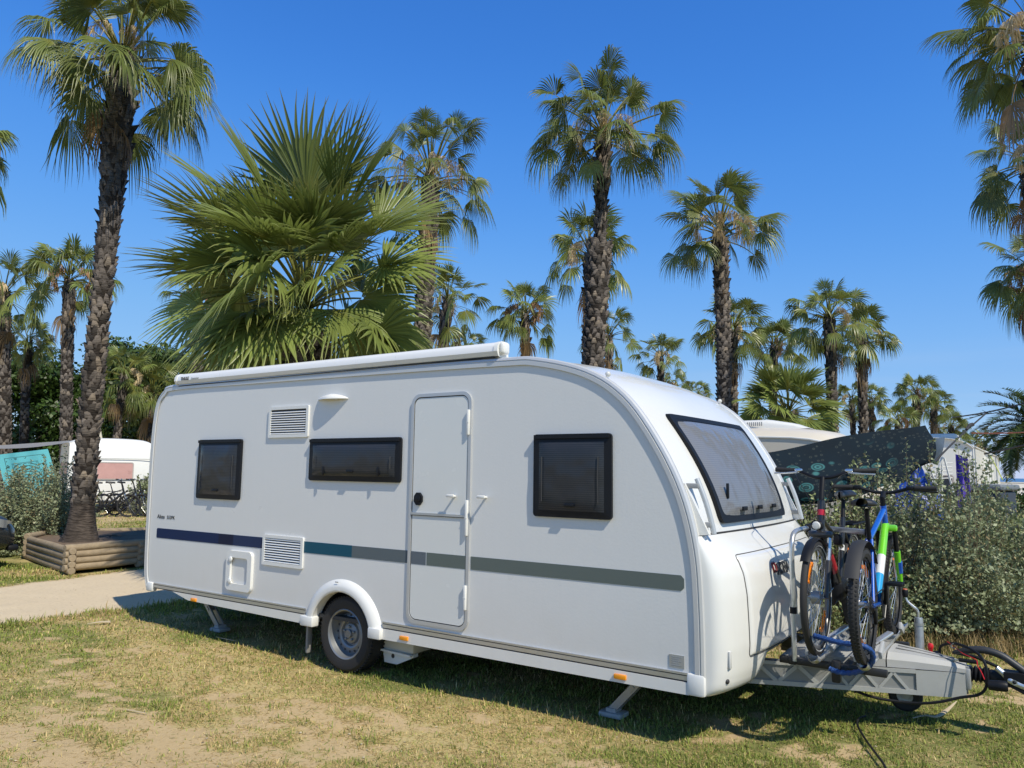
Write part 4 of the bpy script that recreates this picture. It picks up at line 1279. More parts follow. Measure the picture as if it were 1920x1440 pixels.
    # mudguards
    def guard(c, a0, a1, rad, w_):
        g = MB()
        g.grid(lambda u, v: c + Vector((cos(a0 + (a1 - a0) * u) * (rad - .010 * (2 * v - 1) ** 2), (2 * v - 1) * w_, sin(a0 + (a1 - a0) * u) * (rad - .010 * (2 * v - 1) ** 2))), 24, 6)
        return g
    if mtb:
        guard(rh, R_(35), R_(150), R + .045, .040).build('mudguard', mat('matt_black_plastic', (.03, .03, .032), .65), t)
        g = MB(); p, q = hl + Vector((.03, 0, -.03)), bb + Vector((.12, 0, .02))
        g.grid(lambda u, v: p.lerp(q, u) + Vector((.045 - .02 * (2 * v - 1) ** 2, (2 * v - 1) * .036, -.02)), 8, 6); g.build('down_tube_guard', mat('matt_black_plastic', (.03, .03, .032), .65), t)
    elif kind == 'trekking':
        guard(fh, R_(42), R_(178), R + .018, .029).build('mudguard', M_black, t)
        guard(rh, R_(20), R_(190), R + .018, .029).build('mudguard', M_black, t)
        g = MB()
        for s in (-1, 1): g.tube([fh + Vector((0, s * .05, 0)), fh + Vector((-(R + .015), s * .025, .02))], .0025, 4)
        g.build('mudguard_stay', M_chr, t)
    # carrier, lamps, stand
    if not mtb:
        b = MB(); cz = R * 2 + .055
        for s in (-1, 1):
            b.tube(smooth_path([Vector((.18, s * .05, cz)), Vector((-.25, s * .055, cz)), Vector((-.30, s * .03, cz))], 4), .006, 6)
            b.tube([rh + Vector((0, s * .06, 0)), Vector((-.10, s * .058, cz))], .005, 6); b.tube([rh + Vector((0, s * .06, 0)), Vector((.02, s * .058, cz))], .005, 6)
        for x in (-.24, -.1, .05): b.tube([Vector((x, -.054, cz)), Vector((x, .054, cz))], .005, 6)
        b.tube([Vector((.18, -.05, cz)), Vector((.18, .05, cz))], .006, 6)
        b.build('luggage_carrier', M_black, t)
        b = MB(); p = hl + Vector((.085, 0, .045)); b.rbox(p, (.06, .075, .055), .02, 3); b.rbox(p + Vector((-.045, 0, -.005)), (.05, .015, .012), .003); lo = b.build('head_lamp', M_black, t)
        b = MB(); b.lathe([(.026, 0), (.02, .008), (0, .011)], p + Vector((.028, 0, 0)), (1, 0, 0), 14); b.build('lens', mat('clear_lens', (.62, .62, .6), .12), lo)
        b = MB(); b.tube([bb + Vector((-.1, .03, -.02)), bb + Vector((-.16, .09, -.26))], .009, 6); b.build('kick_stand', M_black, t)
    return t

bike_tr = bicycle('bicycle', 'black trekking bicycle with red trim on the carrier rail nearest the caravan nose', (RX[0], .55 + 1.09, RZ - .012), R_(-90), 'trekking', 'bicycles on the drawbar carrier')
bike_mt = bicycle('bicycle', 'blue and lime green mountain bicycle with knobbly tyres on the outer rail of the carrier', (RX[1], .50, RZ - .012), R_(90), 'mountain', 'bicycles on the drawbar carrier')
# steering of the two: turned a little
E_LOCK = [(1526, 1192, 4.50), (1545, 1197, 4.45), (1575, 1205, 4.38), (1605, 1209, 4.32), (1625, 1214, 4.3), (1636, 1226, 4.32), (1634, 1243, 4.36), (1618, 1256, 4.42), (1596, 1262, 4.48), (1572, 1260, 4.52), (1556, 1254, 4.56)]
b = MB()
lp = smooth_path([at(*q) for q in E_LOCK], 7)
b.tube(lp, [.0155 + .0022 * sin(k * 1.9) for k in range(len(lp))], 9)
lk = b.build('bicycle_lock', mat('blue_lock_sleeve', (.012, .06, .23), .6, var=.3, vscale=40, bump=.3, bscale=70))
tag(lk, 'blue fabric sleeved chain lock looped through the cycle carrier', 'bicycle lock')
# ---------------------------------------------------------------- palms
M_frond = leafmat('palm_frond', .28, .36, .5)
M_trunk = leafmat('palm_bark', 0, .85, .2)
_nt = M_trunk.node_tree; _tc = _nt.nodes.new('ShaderNodeTexCoord'); _mp = _nt.nodes.new('ShaderNodeMapping'); _mp.inputs['Scale'].default_value = (3, 3, 14)
_nz = _nt.nodes.new('ShaderNodeTexNoise'); _nz.inputs['Scale'].default_value = 3; _nz.inputs['Detail'].default_value = 7
_bp = _nt.nodes.new('ShaderNodeBump'); _bp.inputs['Strength'].default_value = .9; _bp.inputs['Distance'].default_value = .03
_nt.links.new(_tc.outputs['Object'], _mp.inputs['Vector']); _nt.links.new(_mp.outputs[0], _nz.inputs['Vector']); _nt.links.new(_nz.outputs['Fac'], _bp.inputs['Height'])
_nt.links.new(_bp.outputs['Normal'], _nt.nodes['Principled BSDF'].inputs['Normal'])
_ml = _nt.nodes.new('ShaderNodeMix'); _ml.data_type = 'RGBA'; _ml.blend_type = 'MULTIPLY'; _ml.inputs[0].default_value = 1
_mr = _nt.nodes.new('ShaderNodeMapRange'); _mr.inputs['From Min'].default_value = .3; _mr.inputs['From Max'].default_value = .7; _mr.inputs['To Min'].default_value = .55; _mr.inputs['To Max'].default_value = 1.35
_nt.links.new(_nz.outputs['Fac'], _mr.inputs['Value']); _nt.links.new(_mr.outputs[0], _ml.inputs[7])
_nt.links.new([n_ for n_ in _nt.nodes if n_.type == 'ATTRIBUTE'][0].outputs['Color'], _ml.inputs[6]); _nt.links.new(_ml.outputs[2], _nt.nodes['Principled BSDF'].inputs['Base Color'])
M_seed = leafmat('seed_stalks', .15, .7, .2)

def frond(rng, az, el, pet, Lb, nseg, A, droop, detail, young=False, dead=False, roll=None, bend=.5, tone=1.0, cup=.18):
    """one fan leaf: stalk, then pleated segments joined in the inner part and free, drooping, in the outer"""
    h = np.array([cos(az), sin(az), 0.0]); up = np.array([0, 0, 1.0])
    n = 6; pts = [np.zeros(3)]; e = el
    for k in range(n):
        d = h * cos(e) + up * sin(e)
        pts.append(pts[-1] + d * pet / n)
        e -= bend / n
    d = h * cos(e - .12) + up * sin(e - .12)
    s = np.array([-h[1], h[0], 0.0]); nn = np.cross(d, s); nn = nn if nn[2] >= 0 or el > 1.2 else -nn
    if roll is None: roll = rng.normal(0, .28)
    s, nn = s * cos(roll) + nn * sin(roll), -s * sin(roll) + nn * cos(roll)
    V = []; F = []; Cc = []
    base = np.array([.142, .176, .044]) if not young else np.array([.165, .205, .052])
    base = base * (.72 + .55 * rng.random()) * tone
    yel = np.array([.27, .27, .055])
    if dead: base = np.array([.22, .145, .07]) * (.7 + .6 * rng.random()); yel = base
    # stalk
    P = np.array(pts); w0 = (.030 if detail else .028) * (1.25 if young else 1)
    for i, p in enumerate(P):
        w = w0 * (1 - .55 * i / n)
        V += [p - s * w, p + nn * w * .5, p + s * w, p - nn * w * .5]
        Cc += [yel * (.62 + .3 * i / n) if not dead else base] * 4
    for i in range(n):
        for k in range(4): F.append((i * 4 + k, i * 4 + (k + 1) % 4, i * 4 + 4 + (k + 1) % 4, i * 4 + 4 + k))
    o = P[-1]
    ts = np.array([0.03, .22, .46, .66, .84, 1.0]) if detail else np.array([.03, .45, .75, 1.0])
    tj = .40 + .08 * rng.random()
    if young: tj = .50
    dth = 2 * A / (nseg - 1)
    lean = rng.normal(0, .12, 2)
    for i in range(nseg):
        th = -A + dth * i
        u = abs(th) / A
        Ls = Lb * (1 - .30 * u ** 2.2) * (.93 + .12 * rng.random())
        dj = d * cos(th) + s * sin(th)
        cf = cup * (sin(th) ** 2) + .05 * rng.normal() * .5
        dj = dj * cos(cf) + nn * sin(cf)
        lt = -d * sin(th) + s * cos(th)
        dr = droop * (.75 + .5 * rng.random())
        w_ = 2 * Ls * tan(dth / 2) * (1.3 if young else 1.1)
        k0 = len(V)
        br = .82 + .36 * rng.random()
        bend_side = rng.normal(0, .05)
        for t in ts:
            q = max(0.0, t - tj * .75) / (1 - tj * .75)
            p = o + dj * Ls * (t - .32 * dr * q * q) + up * (-dr * Ls * .62 * q ** 1.7) + lt * bend_side * Ls * q * q
            ww = w_ * t if t <= tj else w_ * tj * (1 - ((t - tj) / (1 - tj)) ** .95) * .92
            ww = max(ww, .0012)
            c = base * br * (1 + .10 * t)
            if t < .10: c = yel * .8
            if t > .8 and not dead: c = c * .7 + np.array([.30, .26, .12]) * (.22 if t < .99 else .55)
            if detail:
                V += [p - lt * ww / 2, p + nn * ww * .34, p + lt * ww / 2]; Cc += [c, c * 1.06, c * .97]
            else:
                z = ww * .30 * (1 if i % 2 else -1)
                V += [p - lt * ww / 2 - nn * z, p + lt * ww / 2 + nn * z]; Cc += [c, c]
        m_ = 3 if detail else 2
        for a in range(len(ts) - 1):
            for b in range(m_ - 1):
                q0 = k0 + a * m_ + b
                F.append((q0, q0 + 1, q0 + 1 + m_, q0 + m_))
    return np.array(V), np.array(F), np.array(Cc)

class Acc:
    def __init__(s): s.V = []; s.F = []; s.C = []; s.n = 0
    def add(s, V, F, C, off=None):
        V = np.asarray(V, float)
        if off is not None: V = V + off
        s.V.append(V); s.F.append(np.asarray(F) + s.n); s.C.append(np.asarray(C)); s.n += len(V)
    def mesh(s, name, m, parent=None):
        return np_mesh(name, np.concatenate(s.V), [np.concatenate(s.F)], np.concatenate(s.C), m, parent)

def seed_panicle(acc, rng, az, L_, dark=False):
    h = np.array([cos(az), sin(az), 0.0]); up = np.array([0, 0, 1.0]); s = np.array([-h[1], h[0], 0])
    P = [np.array([0, 0, .05])]
    e = .9
    for k in range(12):
        P.append(P[-1] + (h * cos(e) + up * sin(e)) * L_ / 12); e -= .24 + .03 * k * .4
    col = np.array([.64, .51, .31]) if not dark else np.array([.33, .20, .11])
    def ribbon(A, B, w, c):
        d = B - A; l = np.linalg.norm(d); d = d / l; a = np.cross(d, [0.3, .5, .8]); a /= np.linalg.norm(a)
        acc.add([A - a * w, A + a * w, B + a * w * .5, B - a * w * .5], [(0, 1, 2, 3)], [c] * 4)
    for k in range(12): ribbon(P[k], P[k + 1], .009 if k < 8 else .006, col * .8)
    for k in range(4, 13):
        for j in range(13):
            a = P[min(k, 12)] + rng.normal(0, .01, 3)
            out = (s * rng.normal(0, .6) + h * rng.normal(.1, .5)); 
            b = a + out * .09 + up * (-.05 - .05 * rng.random()); c2 = b + out * .05 + up * (-.10 - .12 * rng.random())
            cc = col * (.75 + .6 * rng.random())
            ribbon(a, b, .006, cc); ribbon(b, c2, .012, cc)

def crown(name, seed, parent=None, n=42, nseg=36, pet=.92, Lb=.80, droop=.95, detail=True, young=False, e_hi=86, e_lo=-26, seeds=3, extra=(), dead=2, power=.95, az0=None, tone=1.0, darkseed=False):
    rng = np.random.default_rng(seed); acc = Acc()
    ga = 2.39996; a0 = rng.random() * 6.28 if az0 is None else az0
    for i in range(n):
        f = (i + .5) / n
        el = R_(e_hi + (e_lo - e_hi) * f ** power + rng.normal(0, 14 if not young else 6))
        az = a0 + ga * i + rng.normal(0, .4)
        sz = (.72 + .28 * min(1, f * 4)) if not young else .8 + .2 * min(1, f * 4)
        dd = droop * (.30 + .70 * min(1, f * 1.35)) * (.55 + .75 * rng.random())
        isdead = i >= n - dead
        if isdead: el = R_(-62 + rng.normal(0, 8))
        roll = rng.normal(0, .75) if not young else rng.uniform(-1.15, 1.15)
        V, F, C = frond(rng, az, el, pet * sz * (.70 + .55 * rng.random()), Lb * sz * (.74 + .42 * rng.random()), nseg, R_(92 + 26 * rng.random()) if not young else R_(86 + 14 * rng.random()),
                        dd if not isdead else 1.35, detail, young, isdead, roll=roll, bend=(.20 + .55 * f * rng.random() + .2 * f) if not young else .25 + .35 * f, tone=tone,
                        cup=rng.normal(-.2, .4) if not young else .18)
        acc.add(V, F, C, np.array([cos(az) * .06, sin(az) * .06, .10 - .50 * f * (1.0 if not young else .6)]))
    for ex in extra:
        V, F, C = frond(rng, *ex[:2], ex[2], ex[3], nseg, ex[4], ex[5], detail, young, False, ex[6], ex[7], ex[8])
        acc.add(V, F, C, np.array(ex[9]))
    o = acc.mesh(name, M_frond, parent)
    so_ = []
    for k in (seeds if isinstance(seeds, (list, tuple)) else [rng.random() * 6.28 for _ in range(seeds)]):
        ac = Acc(); seed_panicle(ac, rng, k, 1.15 + .3 * rng.random(), darkseed)
        so_.append(ac.mesh('seed_cluster', M_seed, parent))
    return o

def trunk_mesh(name, seed, H, prof, parent, lean=(0, 0), pitch=.085, boots0=.0, boot_l=.12, out=.05, rough_top=0.0, tone=1.0, detail=True):
    """prof: [(height share, radius)...]; leaf bases spiral up it"""
    rng = np.random.default_rng(seed); acc = Acc()
    hs = np.array([p[0] for p in prof]) * H; rs = np.array([p[1] for p in prof])
    def ctr(z):
        t = z / H; return np.array([lean[0] * t + .03 * sin(t * 5 + seed), lean[1] * t + .03 * cos(t * 4 + seed), z])
    def rad(z): return np.interp(z, hs, rs)
    seg = 20 if detail else 10; nz = max(8, int(H / (.14 if detail else .5)))
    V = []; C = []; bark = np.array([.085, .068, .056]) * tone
    for i in range(nz + 1):
        z = H * i / nz; c = ctr(z); r = rad(z) * (1 + .015 * (i % 2))
        for k in range(seg):
            a = 2 * pi * k / seg
            q = r * (1 + .035 * rng.normal())
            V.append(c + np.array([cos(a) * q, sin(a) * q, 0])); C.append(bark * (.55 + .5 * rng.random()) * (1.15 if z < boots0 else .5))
    F = [(i * seg + k, i * seg + (k + 1) % seg, (i + 1) * seg + (k + 1) % seg, (i + 1) * seg + k) for i in range(nz) for k in range(seg)]
    acc.add(V, F, C)
    z = boots0; row = 0
    while z < H - .02:
        r = rad(z); nb = max(6, int(2 * pi * r / (.125 if detail else .2)))
        f = z / H
        for k in range(nb):
            if rng.random() < .10: continue
            a = 2 * pi * (k + .5 * (row % 2)) / nb + rng.normal(0, .09) + row * .04
            zz = z + rng.normal(0, pitch * .2)
            er = np.array([cos(a), sin(a), 0]); et = np.array([-sin(a), cos(a), 0])
            big = 1 + rough_top * max(0, (f - .62) / .38) * (.6 + .8 * rng.random())
            l = boot_l * big * (.75 + .5 * rng.random()); w = pi * r / nb * .98; o_ = out * big * (.5 + 1.0 * rng.random())
            tw = rng.normal(0, .035) * big
            c = ctr(zz); rr = rad(zz) * .985
            b0 = c + er * rr - et * w; b1 = c + er * rr + et * w
            t0 = c + er * (rr + o_) - et * (w * .34 - tw) + np.array([0, 0, l]); t1 = c + er * (rr + o_) + et * (w * .34 + tw) + np.array([0, 0, l * (.85 + .3 * rng.random())])
            i0 = c + er * rr * .97 - et * w * .36 + np.array([0, 0, l * .9]); i1 = c + er * rr * .97 + et * w * .36 + np.array([0, 0, l * .9])
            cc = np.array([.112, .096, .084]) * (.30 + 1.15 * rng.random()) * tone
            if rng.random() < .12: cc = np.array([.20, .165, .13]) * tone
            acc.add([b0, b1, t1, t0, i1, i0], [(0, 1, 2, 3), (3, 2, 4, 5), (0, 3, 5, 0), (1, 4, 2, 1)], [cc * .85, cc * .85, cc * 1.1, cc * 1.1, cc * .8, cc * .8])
        z += pitch; row += 1
    return acc
def add_trunk(parent, *a, **k):
    acc = trunk_mesh('trunk', *a, parent, **k) if False else None

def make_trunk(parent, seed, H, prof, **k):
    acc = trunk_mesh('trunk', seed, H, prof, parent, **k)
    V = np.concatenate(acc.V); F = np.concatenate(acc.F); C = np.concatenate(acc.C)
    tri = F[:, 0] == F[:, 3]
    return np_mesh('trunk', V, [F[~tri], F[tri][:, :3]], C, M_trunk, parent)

def palm_place(crown_px, d, base_px):
    """crown heart from its place in view, foot on the ground below"""
    top = at(*crown_px, d); r = ray(base_px, 850); foot = CAM + r * d
    gz = float(terrain(np.array(foot[0]), np.array(foot[1])))
    return np.array([foot[0], foot[1], gz]), np.array([top[0] - foot[0], top[1] - foot[1]]), top[2] - gz

def palm(label, crown_px, d, base_px, r_top, r_bot, mesh=None, rz=0.0, sc=1.0, group='fan palms of the camp site', tr={}, seed=1, prof=None, cr=None, foot_z=None):
    foot, lean, H = palm_place(crown_px, d, base_px)
    if foot_z is not None: foot[2] += foot_z; H -= foot_z
    t = thing('fan_palm', label, 'palm tree', tuple(foot), 0, group)
    kw = dict(lean=tuple(lean), detail=d < 22, pitch=.085 if d < 22 else .15, boot_l=.12 if d < 22 else .19, out=.05, rough_top=.8); kw.update(tr)
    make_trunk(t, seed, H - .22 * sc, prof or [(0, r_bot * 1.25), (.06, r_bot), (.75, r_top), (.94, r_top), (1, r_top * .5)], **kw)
    hv = Vector((lean[0] + .03 * sin(5 + seed), lean[1] + .03 * cos(4 + seed), H))
    if cr is not None:
        before = set(COL.objects)
        crown('crown', parent=t, **cr)
        for o in COL.objects:
            if o not in before: o.location = hv; o.scale = (sc,) * 3
    else:
        for src in mesh:
            o = bpy.data.objects.new(src.name.split('.')[0], src.data); COL.objects.link(o)
            o.parent = t; o.location = hv; o.rotation_euler = (0, 0, rz); o.scale = (sc,) * 3
    return t

# far crowns: four kinds of crown, shared by the palms that stand far off
def proto(seed, **k):
    before = set(COL.objects)
    crown('crown', seed, detail=False, nseg=30, tone=1.15, **k)
    return [o for o in COL.objects if o not in before]
PROTO = [proto(101, n=40, pet=.98, Lb=.80, seeds=2), proto(102, n=42, pet=.95, Lb=.78, e_lo=-34, seeds=4, dead=2, darkseed=True),
         proto(103, n=34, pet=1.0, Lb=.80, e_lo=-18, seeds=3, droop=.75), proto(104, n=40, pet=.95, Lb=.84, e_lo=-24, seeds=2, droop=.85, dead=3)]
PY_ = proto(105, n=40, pet=1.05, Lb=1.2, e_lo=-12, seeds=0, droop=.3, dead=0, young=True)

vb = atan2(-CR[1], -CR[0])                      # compass direction of "to the left" in view
def toward(px_right, toward_cam):               # azimuth from rightward and camera-ward shares
    v = CR[:2] * px_right - CF[:2] * toward_cam
    return atan2(v[1], v[0])

# the tall palm in the log planter
palm('tall fan palm with thick shaggy trunk growing in the log planter', (228, 98), 12.9, 166, .31, .40,
     cr=dict(seed=7, n=54, nseg=42, pet=1.02, Lb=.88, droop=.95, e_lo=-28, seeds=3, dead=2), seed=3, foot_z=.36,
     prof=[(0, .31), (.02, .235), (.06, .185), (.14, .155), (.45, .135), (.70, .145), (.80, .195), (.93, .17), (1, .10)],
     tr=dict(boots0=.62, boot_l=.13, out=.045, rough_top=1.2, pitch=.075))
# young palm behind the caravan
palm('short young fan palm with huge stiff upright leaves directly behind the caravan roof', (578, 568), 11.2, 572, .30, .34,
     cr=dict(seed=12, n=50, nseg=38, pet=1.15, Lb=1.28, droop=.36, e_hi=80, e_lo=-16, seeds=0, dead=0, young=True, power=1.0, tone=1.15,
             extra=[(toward(-.1, 1), R_(85), 1.55, 1.66, R_(80), .06, R_(4), .06, 1.05, (0, 0, 0)),
                    (toward(-.55, .35), R_(70), 1.5, 1.55, R_(70), .1, R_(-28), .1, 1.05, (0, 0, 0)),
                    (toward(.5, .3), R_(74), 1.62, 1.6, R_(62), .08, R_(24), .08, 1.1, (0, 0, 0)),
                    (toward(-.75, -.2), R_(56), 1.6, 1.5, R_(70), .1, R_(-50), .2, 1.0, (0, 0, 0)),
                    (toward(.75, -.2), R_(56), 1.6, 1.5, R_(70), .1, R_(50), .2, 1.0, (0, 0, 0)),
                    (toward(.95, .25), R_(68), 1.65, 1.55, R_(58), .06, R_(35), .1, 1.15, (0, 0, 0)),
                    (toward(.8, .5), R_(40), 1.5, 1.35, R_(75), .2, .3, .3, 1.1, (0, 0, 0)),
                    (toward(-.9, .2), R_(58), 1.65, 1.5, R_(60), .12, -.3, .2, 1.1, (0, 0, 0)),
                    (toward(.35, 1), R_(52), 1.2, 1.15, R_(95), .15, 0.0, .3, .8, (0, 0, 0)),
                    (toward(-.8, .3), R_(46), 1.5, 1.45, R_(70), .12, .2, .25, .9, (0, 0, 0)),
                    (toward(-1, .1), R_(30), 1.3, 1.5, R_(75), .15, .1, .3, .8, (0, 0, -.1)),
                    (toward(.0, 1), R_(12), .55, 1.15, R_(80), .2, 0.0, 1.0, 2.1, (0, 0, -.1)),
                    (toward(-.55, .9), R_(0), .9, 1.35, R_(70), .25, -.2, .7, 1.35, (0, 0, -.15)),
                    (toward(.75, .8), R_(8), .9, 1.25, R_(70), .3, .3, .7, 1.2, (0, 0, -.1)),
                    (toward(1, .3), R_(4), 1.1, 1.35, R_(75), .25, .2, .5, 1.1, (0, 0, -.15)),
                    (toward(-.4, .9), R_(34), 1.0, 1.2, R_(85), .22, .1, .6, 1.15, (0, 0, -.05))]),
     seed=5, tr=dict(boot_l=.15, out=.11, rough_top=.0, pitch=.11, tone=1.9), prof=[(0, .33), (.9, .28), (1, .14)])
palm('fan palm with tan seed clusters half hidden behind the short young palm', (806, 322), 17.2, 786, .17, .19,
     cr=dict(seed=21, n=42, nseg=36, pet=1.05, Lb=.76, droop=.95, e_lo=-22, seeds=[toward(-1, .35), toward(-.7, .8), toward(1, .2), toward(.8, .9), toward(.2, 1)], dead=1), sc=.98, seed=8)
palm('tall fan palm with a thin bare neck above its thick trunk, behind the caravan door', (1128, 242), 15.2, 1106, .28, .29, sc=.86,
     cr=dict(seed=33, n=52, nseg=38, pet=1.12, Lb=.88, droop=1.0, e_lo=-14, seeds=[toward(-1, .4), toward(.8, .6), toward(-.1, 1), toward(1, -.2)], dead=0), seed=9,
     prof=[(0, .29), (.08, .21), (.45, .185), (.66, .21), (.742, .24), (.747, .09), (.83, .10), (.9, .12), (1, .13)], tr=dict(rough_top=.5))
palm('slender fan palm with straw seed tassels behind the caravan front window', (1350, 425), 19.2, 1357, .155, .165,
     cr=dict(seed=45, n=40, nseg=34, pet=1.0, Lb=.82, droop=.75, e_lo=-4, seeds=[toward(.9, .5), toward(.4, 1), toward(-.3, 1), toward(-.9, .3)], dead=1), seed=11, tr=dict(rough_top=.5))
# partly seen at the edge of the frame
palm('fan palm crown with pale hanging seed tassels, highest of three crowns at the right edge', (1946, 58), 14.5, 2040, .22, .28,
     cr=dict(seed=51, n=46, nseg=36, pet=1.1, Lb=.9, droop=.85, e_lo=-26, seeds=[toward(-1, .5), toward(-.6, .8), toward(-.2, 1), toward(-.9, .1), toward(-.5, 1), toward(0, 1)], dead=2), seed=13)
palm('dark fan palm crown, middle one of the three stacked at the right edge', (1932, 295), 19.5, 2030, .24, .3,
     cr=dict(seed=53, n=44, nseg=32, pet=.95, Lb=.82, droop=.95, e_lo=-36, seeds=[toward(-1, .6), toward(-.5, .9), toward(-.2, 1)], dead=3), seed=14)
palm('dark fan palm crown, lowest of the three stacked at the right edge', (1938, 505), 24, 2030, .24, .3,
     cr=dict(seed=55, n=40, nseg=30, pet=.95, Lb=.85, droop=1.0, e_lo=-62, seeds=4, dead=4, darkseed=True), seed=15, sc=1.05)
FAR = [  # label, crown px, distance, base px, crown kind, turn, size, trunk radius
 ('fan palm whose crown shows behind the thin neck of the tall palm', (1105, 470), 24.5, 1092, 0, .4, 1.05, .24),
 ('lone fan palm with drooping tan seeds above the awning end', (985, 582), 30, 986, 1, 1.0, .97, .24),
 ('small fan palm close beside the thick trunk behind the caravan roof', (1143, 625), 38, 1140, 2, 2.0, 1.0, .24),
 ('loose small fan palm above the caravan front roof curve', (1240, 668), 40, 1240, 2, 3.4, .98, .22),
 ('fan palm standing just behind the slender palm trunk', (1374, 610), 29, 1377, 3, 4.1, 1.0, .24),
 ('wide drooping fan palm over the spiky low palm', (1450, 645), 36, 1449, 1, 5.0, 1.0, .26),
 ('taller of the two fan palms over the dark patterned tarp', (1552, 590), 28, 1567, 0, 2.6, .98, .27),
 ('lower of the two fan palms over the dark patterned tarp, leaning slightly', (1613, 625), 30, 1618, 3, .9, .92, .24),
 ('small distant fan palm between the two palm trunks over the tarp', (1597, 745), 56, 1600, 2, 1.3, .9, .26),
 ('small distant fan palm on the outer side of the leaning palm trunk', (1634, 748), 54, 1631, 3, 2.7, .9, .26),
 ('squat bushy fan palm rising straight over the tarp', (1685, 790), 50, 1686, 1, .3, 1.0, .3),
 ('highest fan palm of the far clump over the tarp corner', (1718, 735), 52, 1718, 1, 2.2, 1.05, .3),
 ('fan palm with brown skirt in the far clump over the tarp corner', (1750, 757), 54, 1748, 3, 3.9, 1.0, .3),
 ('last low fan palm of the far clump, above the white caravan roof', (1782, 800), 56, 1780, 1, 5.2, .95, .3),
 ('tiny round fan palm beyond the white caravan', (1845, 835), 60, 1845, 0, .7, 1.0, .3),
 ('fan palm cut by the left edge with heavy trunk', (10, 545), 37, 14, 0, 1.9, 1.36, .40),
 ('shorter fan palm between the two heavy left trunks', (55, 640), 39.5, 46, 3, 3.0, 1.0, .28),
 ('full fan palm just left of the planter palm trunk', (130, 515), 36, 130, 1, 4.4, 1.4, .38),
 ('fan palm hidden behind the planter palm trunk', (232, 700), 38, 215, 2, 5.5, 1.05, .26),
 ('low pale fan palm beside the caravan rear corner', (285, 735), 39, 283, 3, .2, 1.2, .3),
 ('fan palm trunk beneath the young palm, nearest the caravan rear', (372, 555), 30, 368, 1, 1.1, .85, .26),
 ('pale smooth palm trunk beneath the young palm', (448, 560), 27, 448, 2, 2.9, .8, .26),
 ('dark palm trunk beneath the young palm beside the pale one', (492, 570), 30, 487, 0, 3.3, .8, .26),
 ('distant palm top peeping over the awning', (873, 650), 52, 873, 3, 4.9, 1.0, .28),
 ('fan palm whose crown shows low beside the half hidden palm', (838, 560), 27, 805, 2, .6, .9, .26),
 ('tiny palm top peeping over the caravan front roof', (1264, 722), 62, 1264, 0, 1.4, .9, .28),
 ('tiny palm top right of the one peeping over the front roof', (1310, 738), 66, 1310, 3, 2.5, .9, .28),
 ('palm frond tips entering at the left edge high up', (-128, 262), 17, -150, 0, .2, 1.0, .28),
]
for i, (lab, cpx, d, bpx, k, rz, sc, r) in enumerate(FAR):
    palm(lab, cpx, d, bpx, r * .62, r * .68, mesh=PROTO[k], rz=rz, sc=sc, seed=60 + i)
palm('low spiky young fan palm in front of the palm trunks behind the cream caravan', (1478, 772), 27, 1478, .28, .3, mesh=PY_, rz=.8, sc=.98, seed=99, group='young fan palms')
# seed palms leave the scene's top level: only their copies stand in the place
for L_ in PROTO + [PY_]:
    for o in L_: bpy.data.objects.remove(o)

# date palm at the right edge: feather leaves
def date_palm():
    foot, lean, H = palm_place((1950, 805), 24, 1950)
    t = thing('date_palm', 'feather leaved date palm cut by the right edge beyond the bushes', 'palm tree', tuple(foot))
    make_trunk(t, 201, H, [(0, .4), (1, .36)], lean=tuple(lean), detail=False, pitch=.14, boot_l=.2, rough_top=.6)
    rng = np.random.default_rng(77); acc = Acc()
    for i in range(60):
        f = (i + .5) / 60; el = R_(85 - 105 * f ** .8); az = 2.39996 * i
        h = np.array([cos(az), sin(az), 0]); s = np.array([-h[1], h[0], 0]); up = np.array([0, 0, 1.])
        P = [np.zeros(3)]; e = el; Ls = 2.1
        for k in range(16): P.append(P[-1] + (h * cos(e) + up * sin(e)) * Ls / 16); e -= .075 + .02 * f
        P = np.array(P); base = np.array([.055, .085, .025]) * (.75 + .5 * rng.random())
        for k in range(16):
            d = P[k + 1] - P[k]; d = d / np.linalg.norm(d); nn = np.cross(d, s)
            acc.add([P[k] - s * .02, P[k] + s * .02, P[k + 1] + s * .016, P[k + 1] - s * .016], [(0, 1, 2, 3)], [np.array([.2, .2, .06])] * 4)
            for j in range(3):
                o = P[k] + (P[k + 1] - P[k]) * j / 3
                for sg in (-1, 1):
                    ll = .42 * sin(pi * min(1, (k + 2) / 18)) ** .5; v = d * .55 + s * sg * .8 + nn * .25 + rng.normal(0, .08, 3); v /= np.linalg.norm(v)
                    acc.add([o - d * .026, o + d * .026, o + v * ll + up * (-.10 * ll) + d * .008, o + v * ll + up * (-.10 * ll) - d * .008], [(0, 1, 2, 3)], [base, base, base * 1.2, base * 1.2])
    c = acc.mesh('crown', M_frond, t); c.location = (lean[0], lean[1], H)
date_palm()
# ---------------------------------------------------------------- shrubs, bushes and trees made of leaves
M_leaf = leafmat('shrub_leaf', .22, .45, .4)
M_wood = mat('twig_bark', (.12, .09, .065), .85, var=.3, vscale=20)

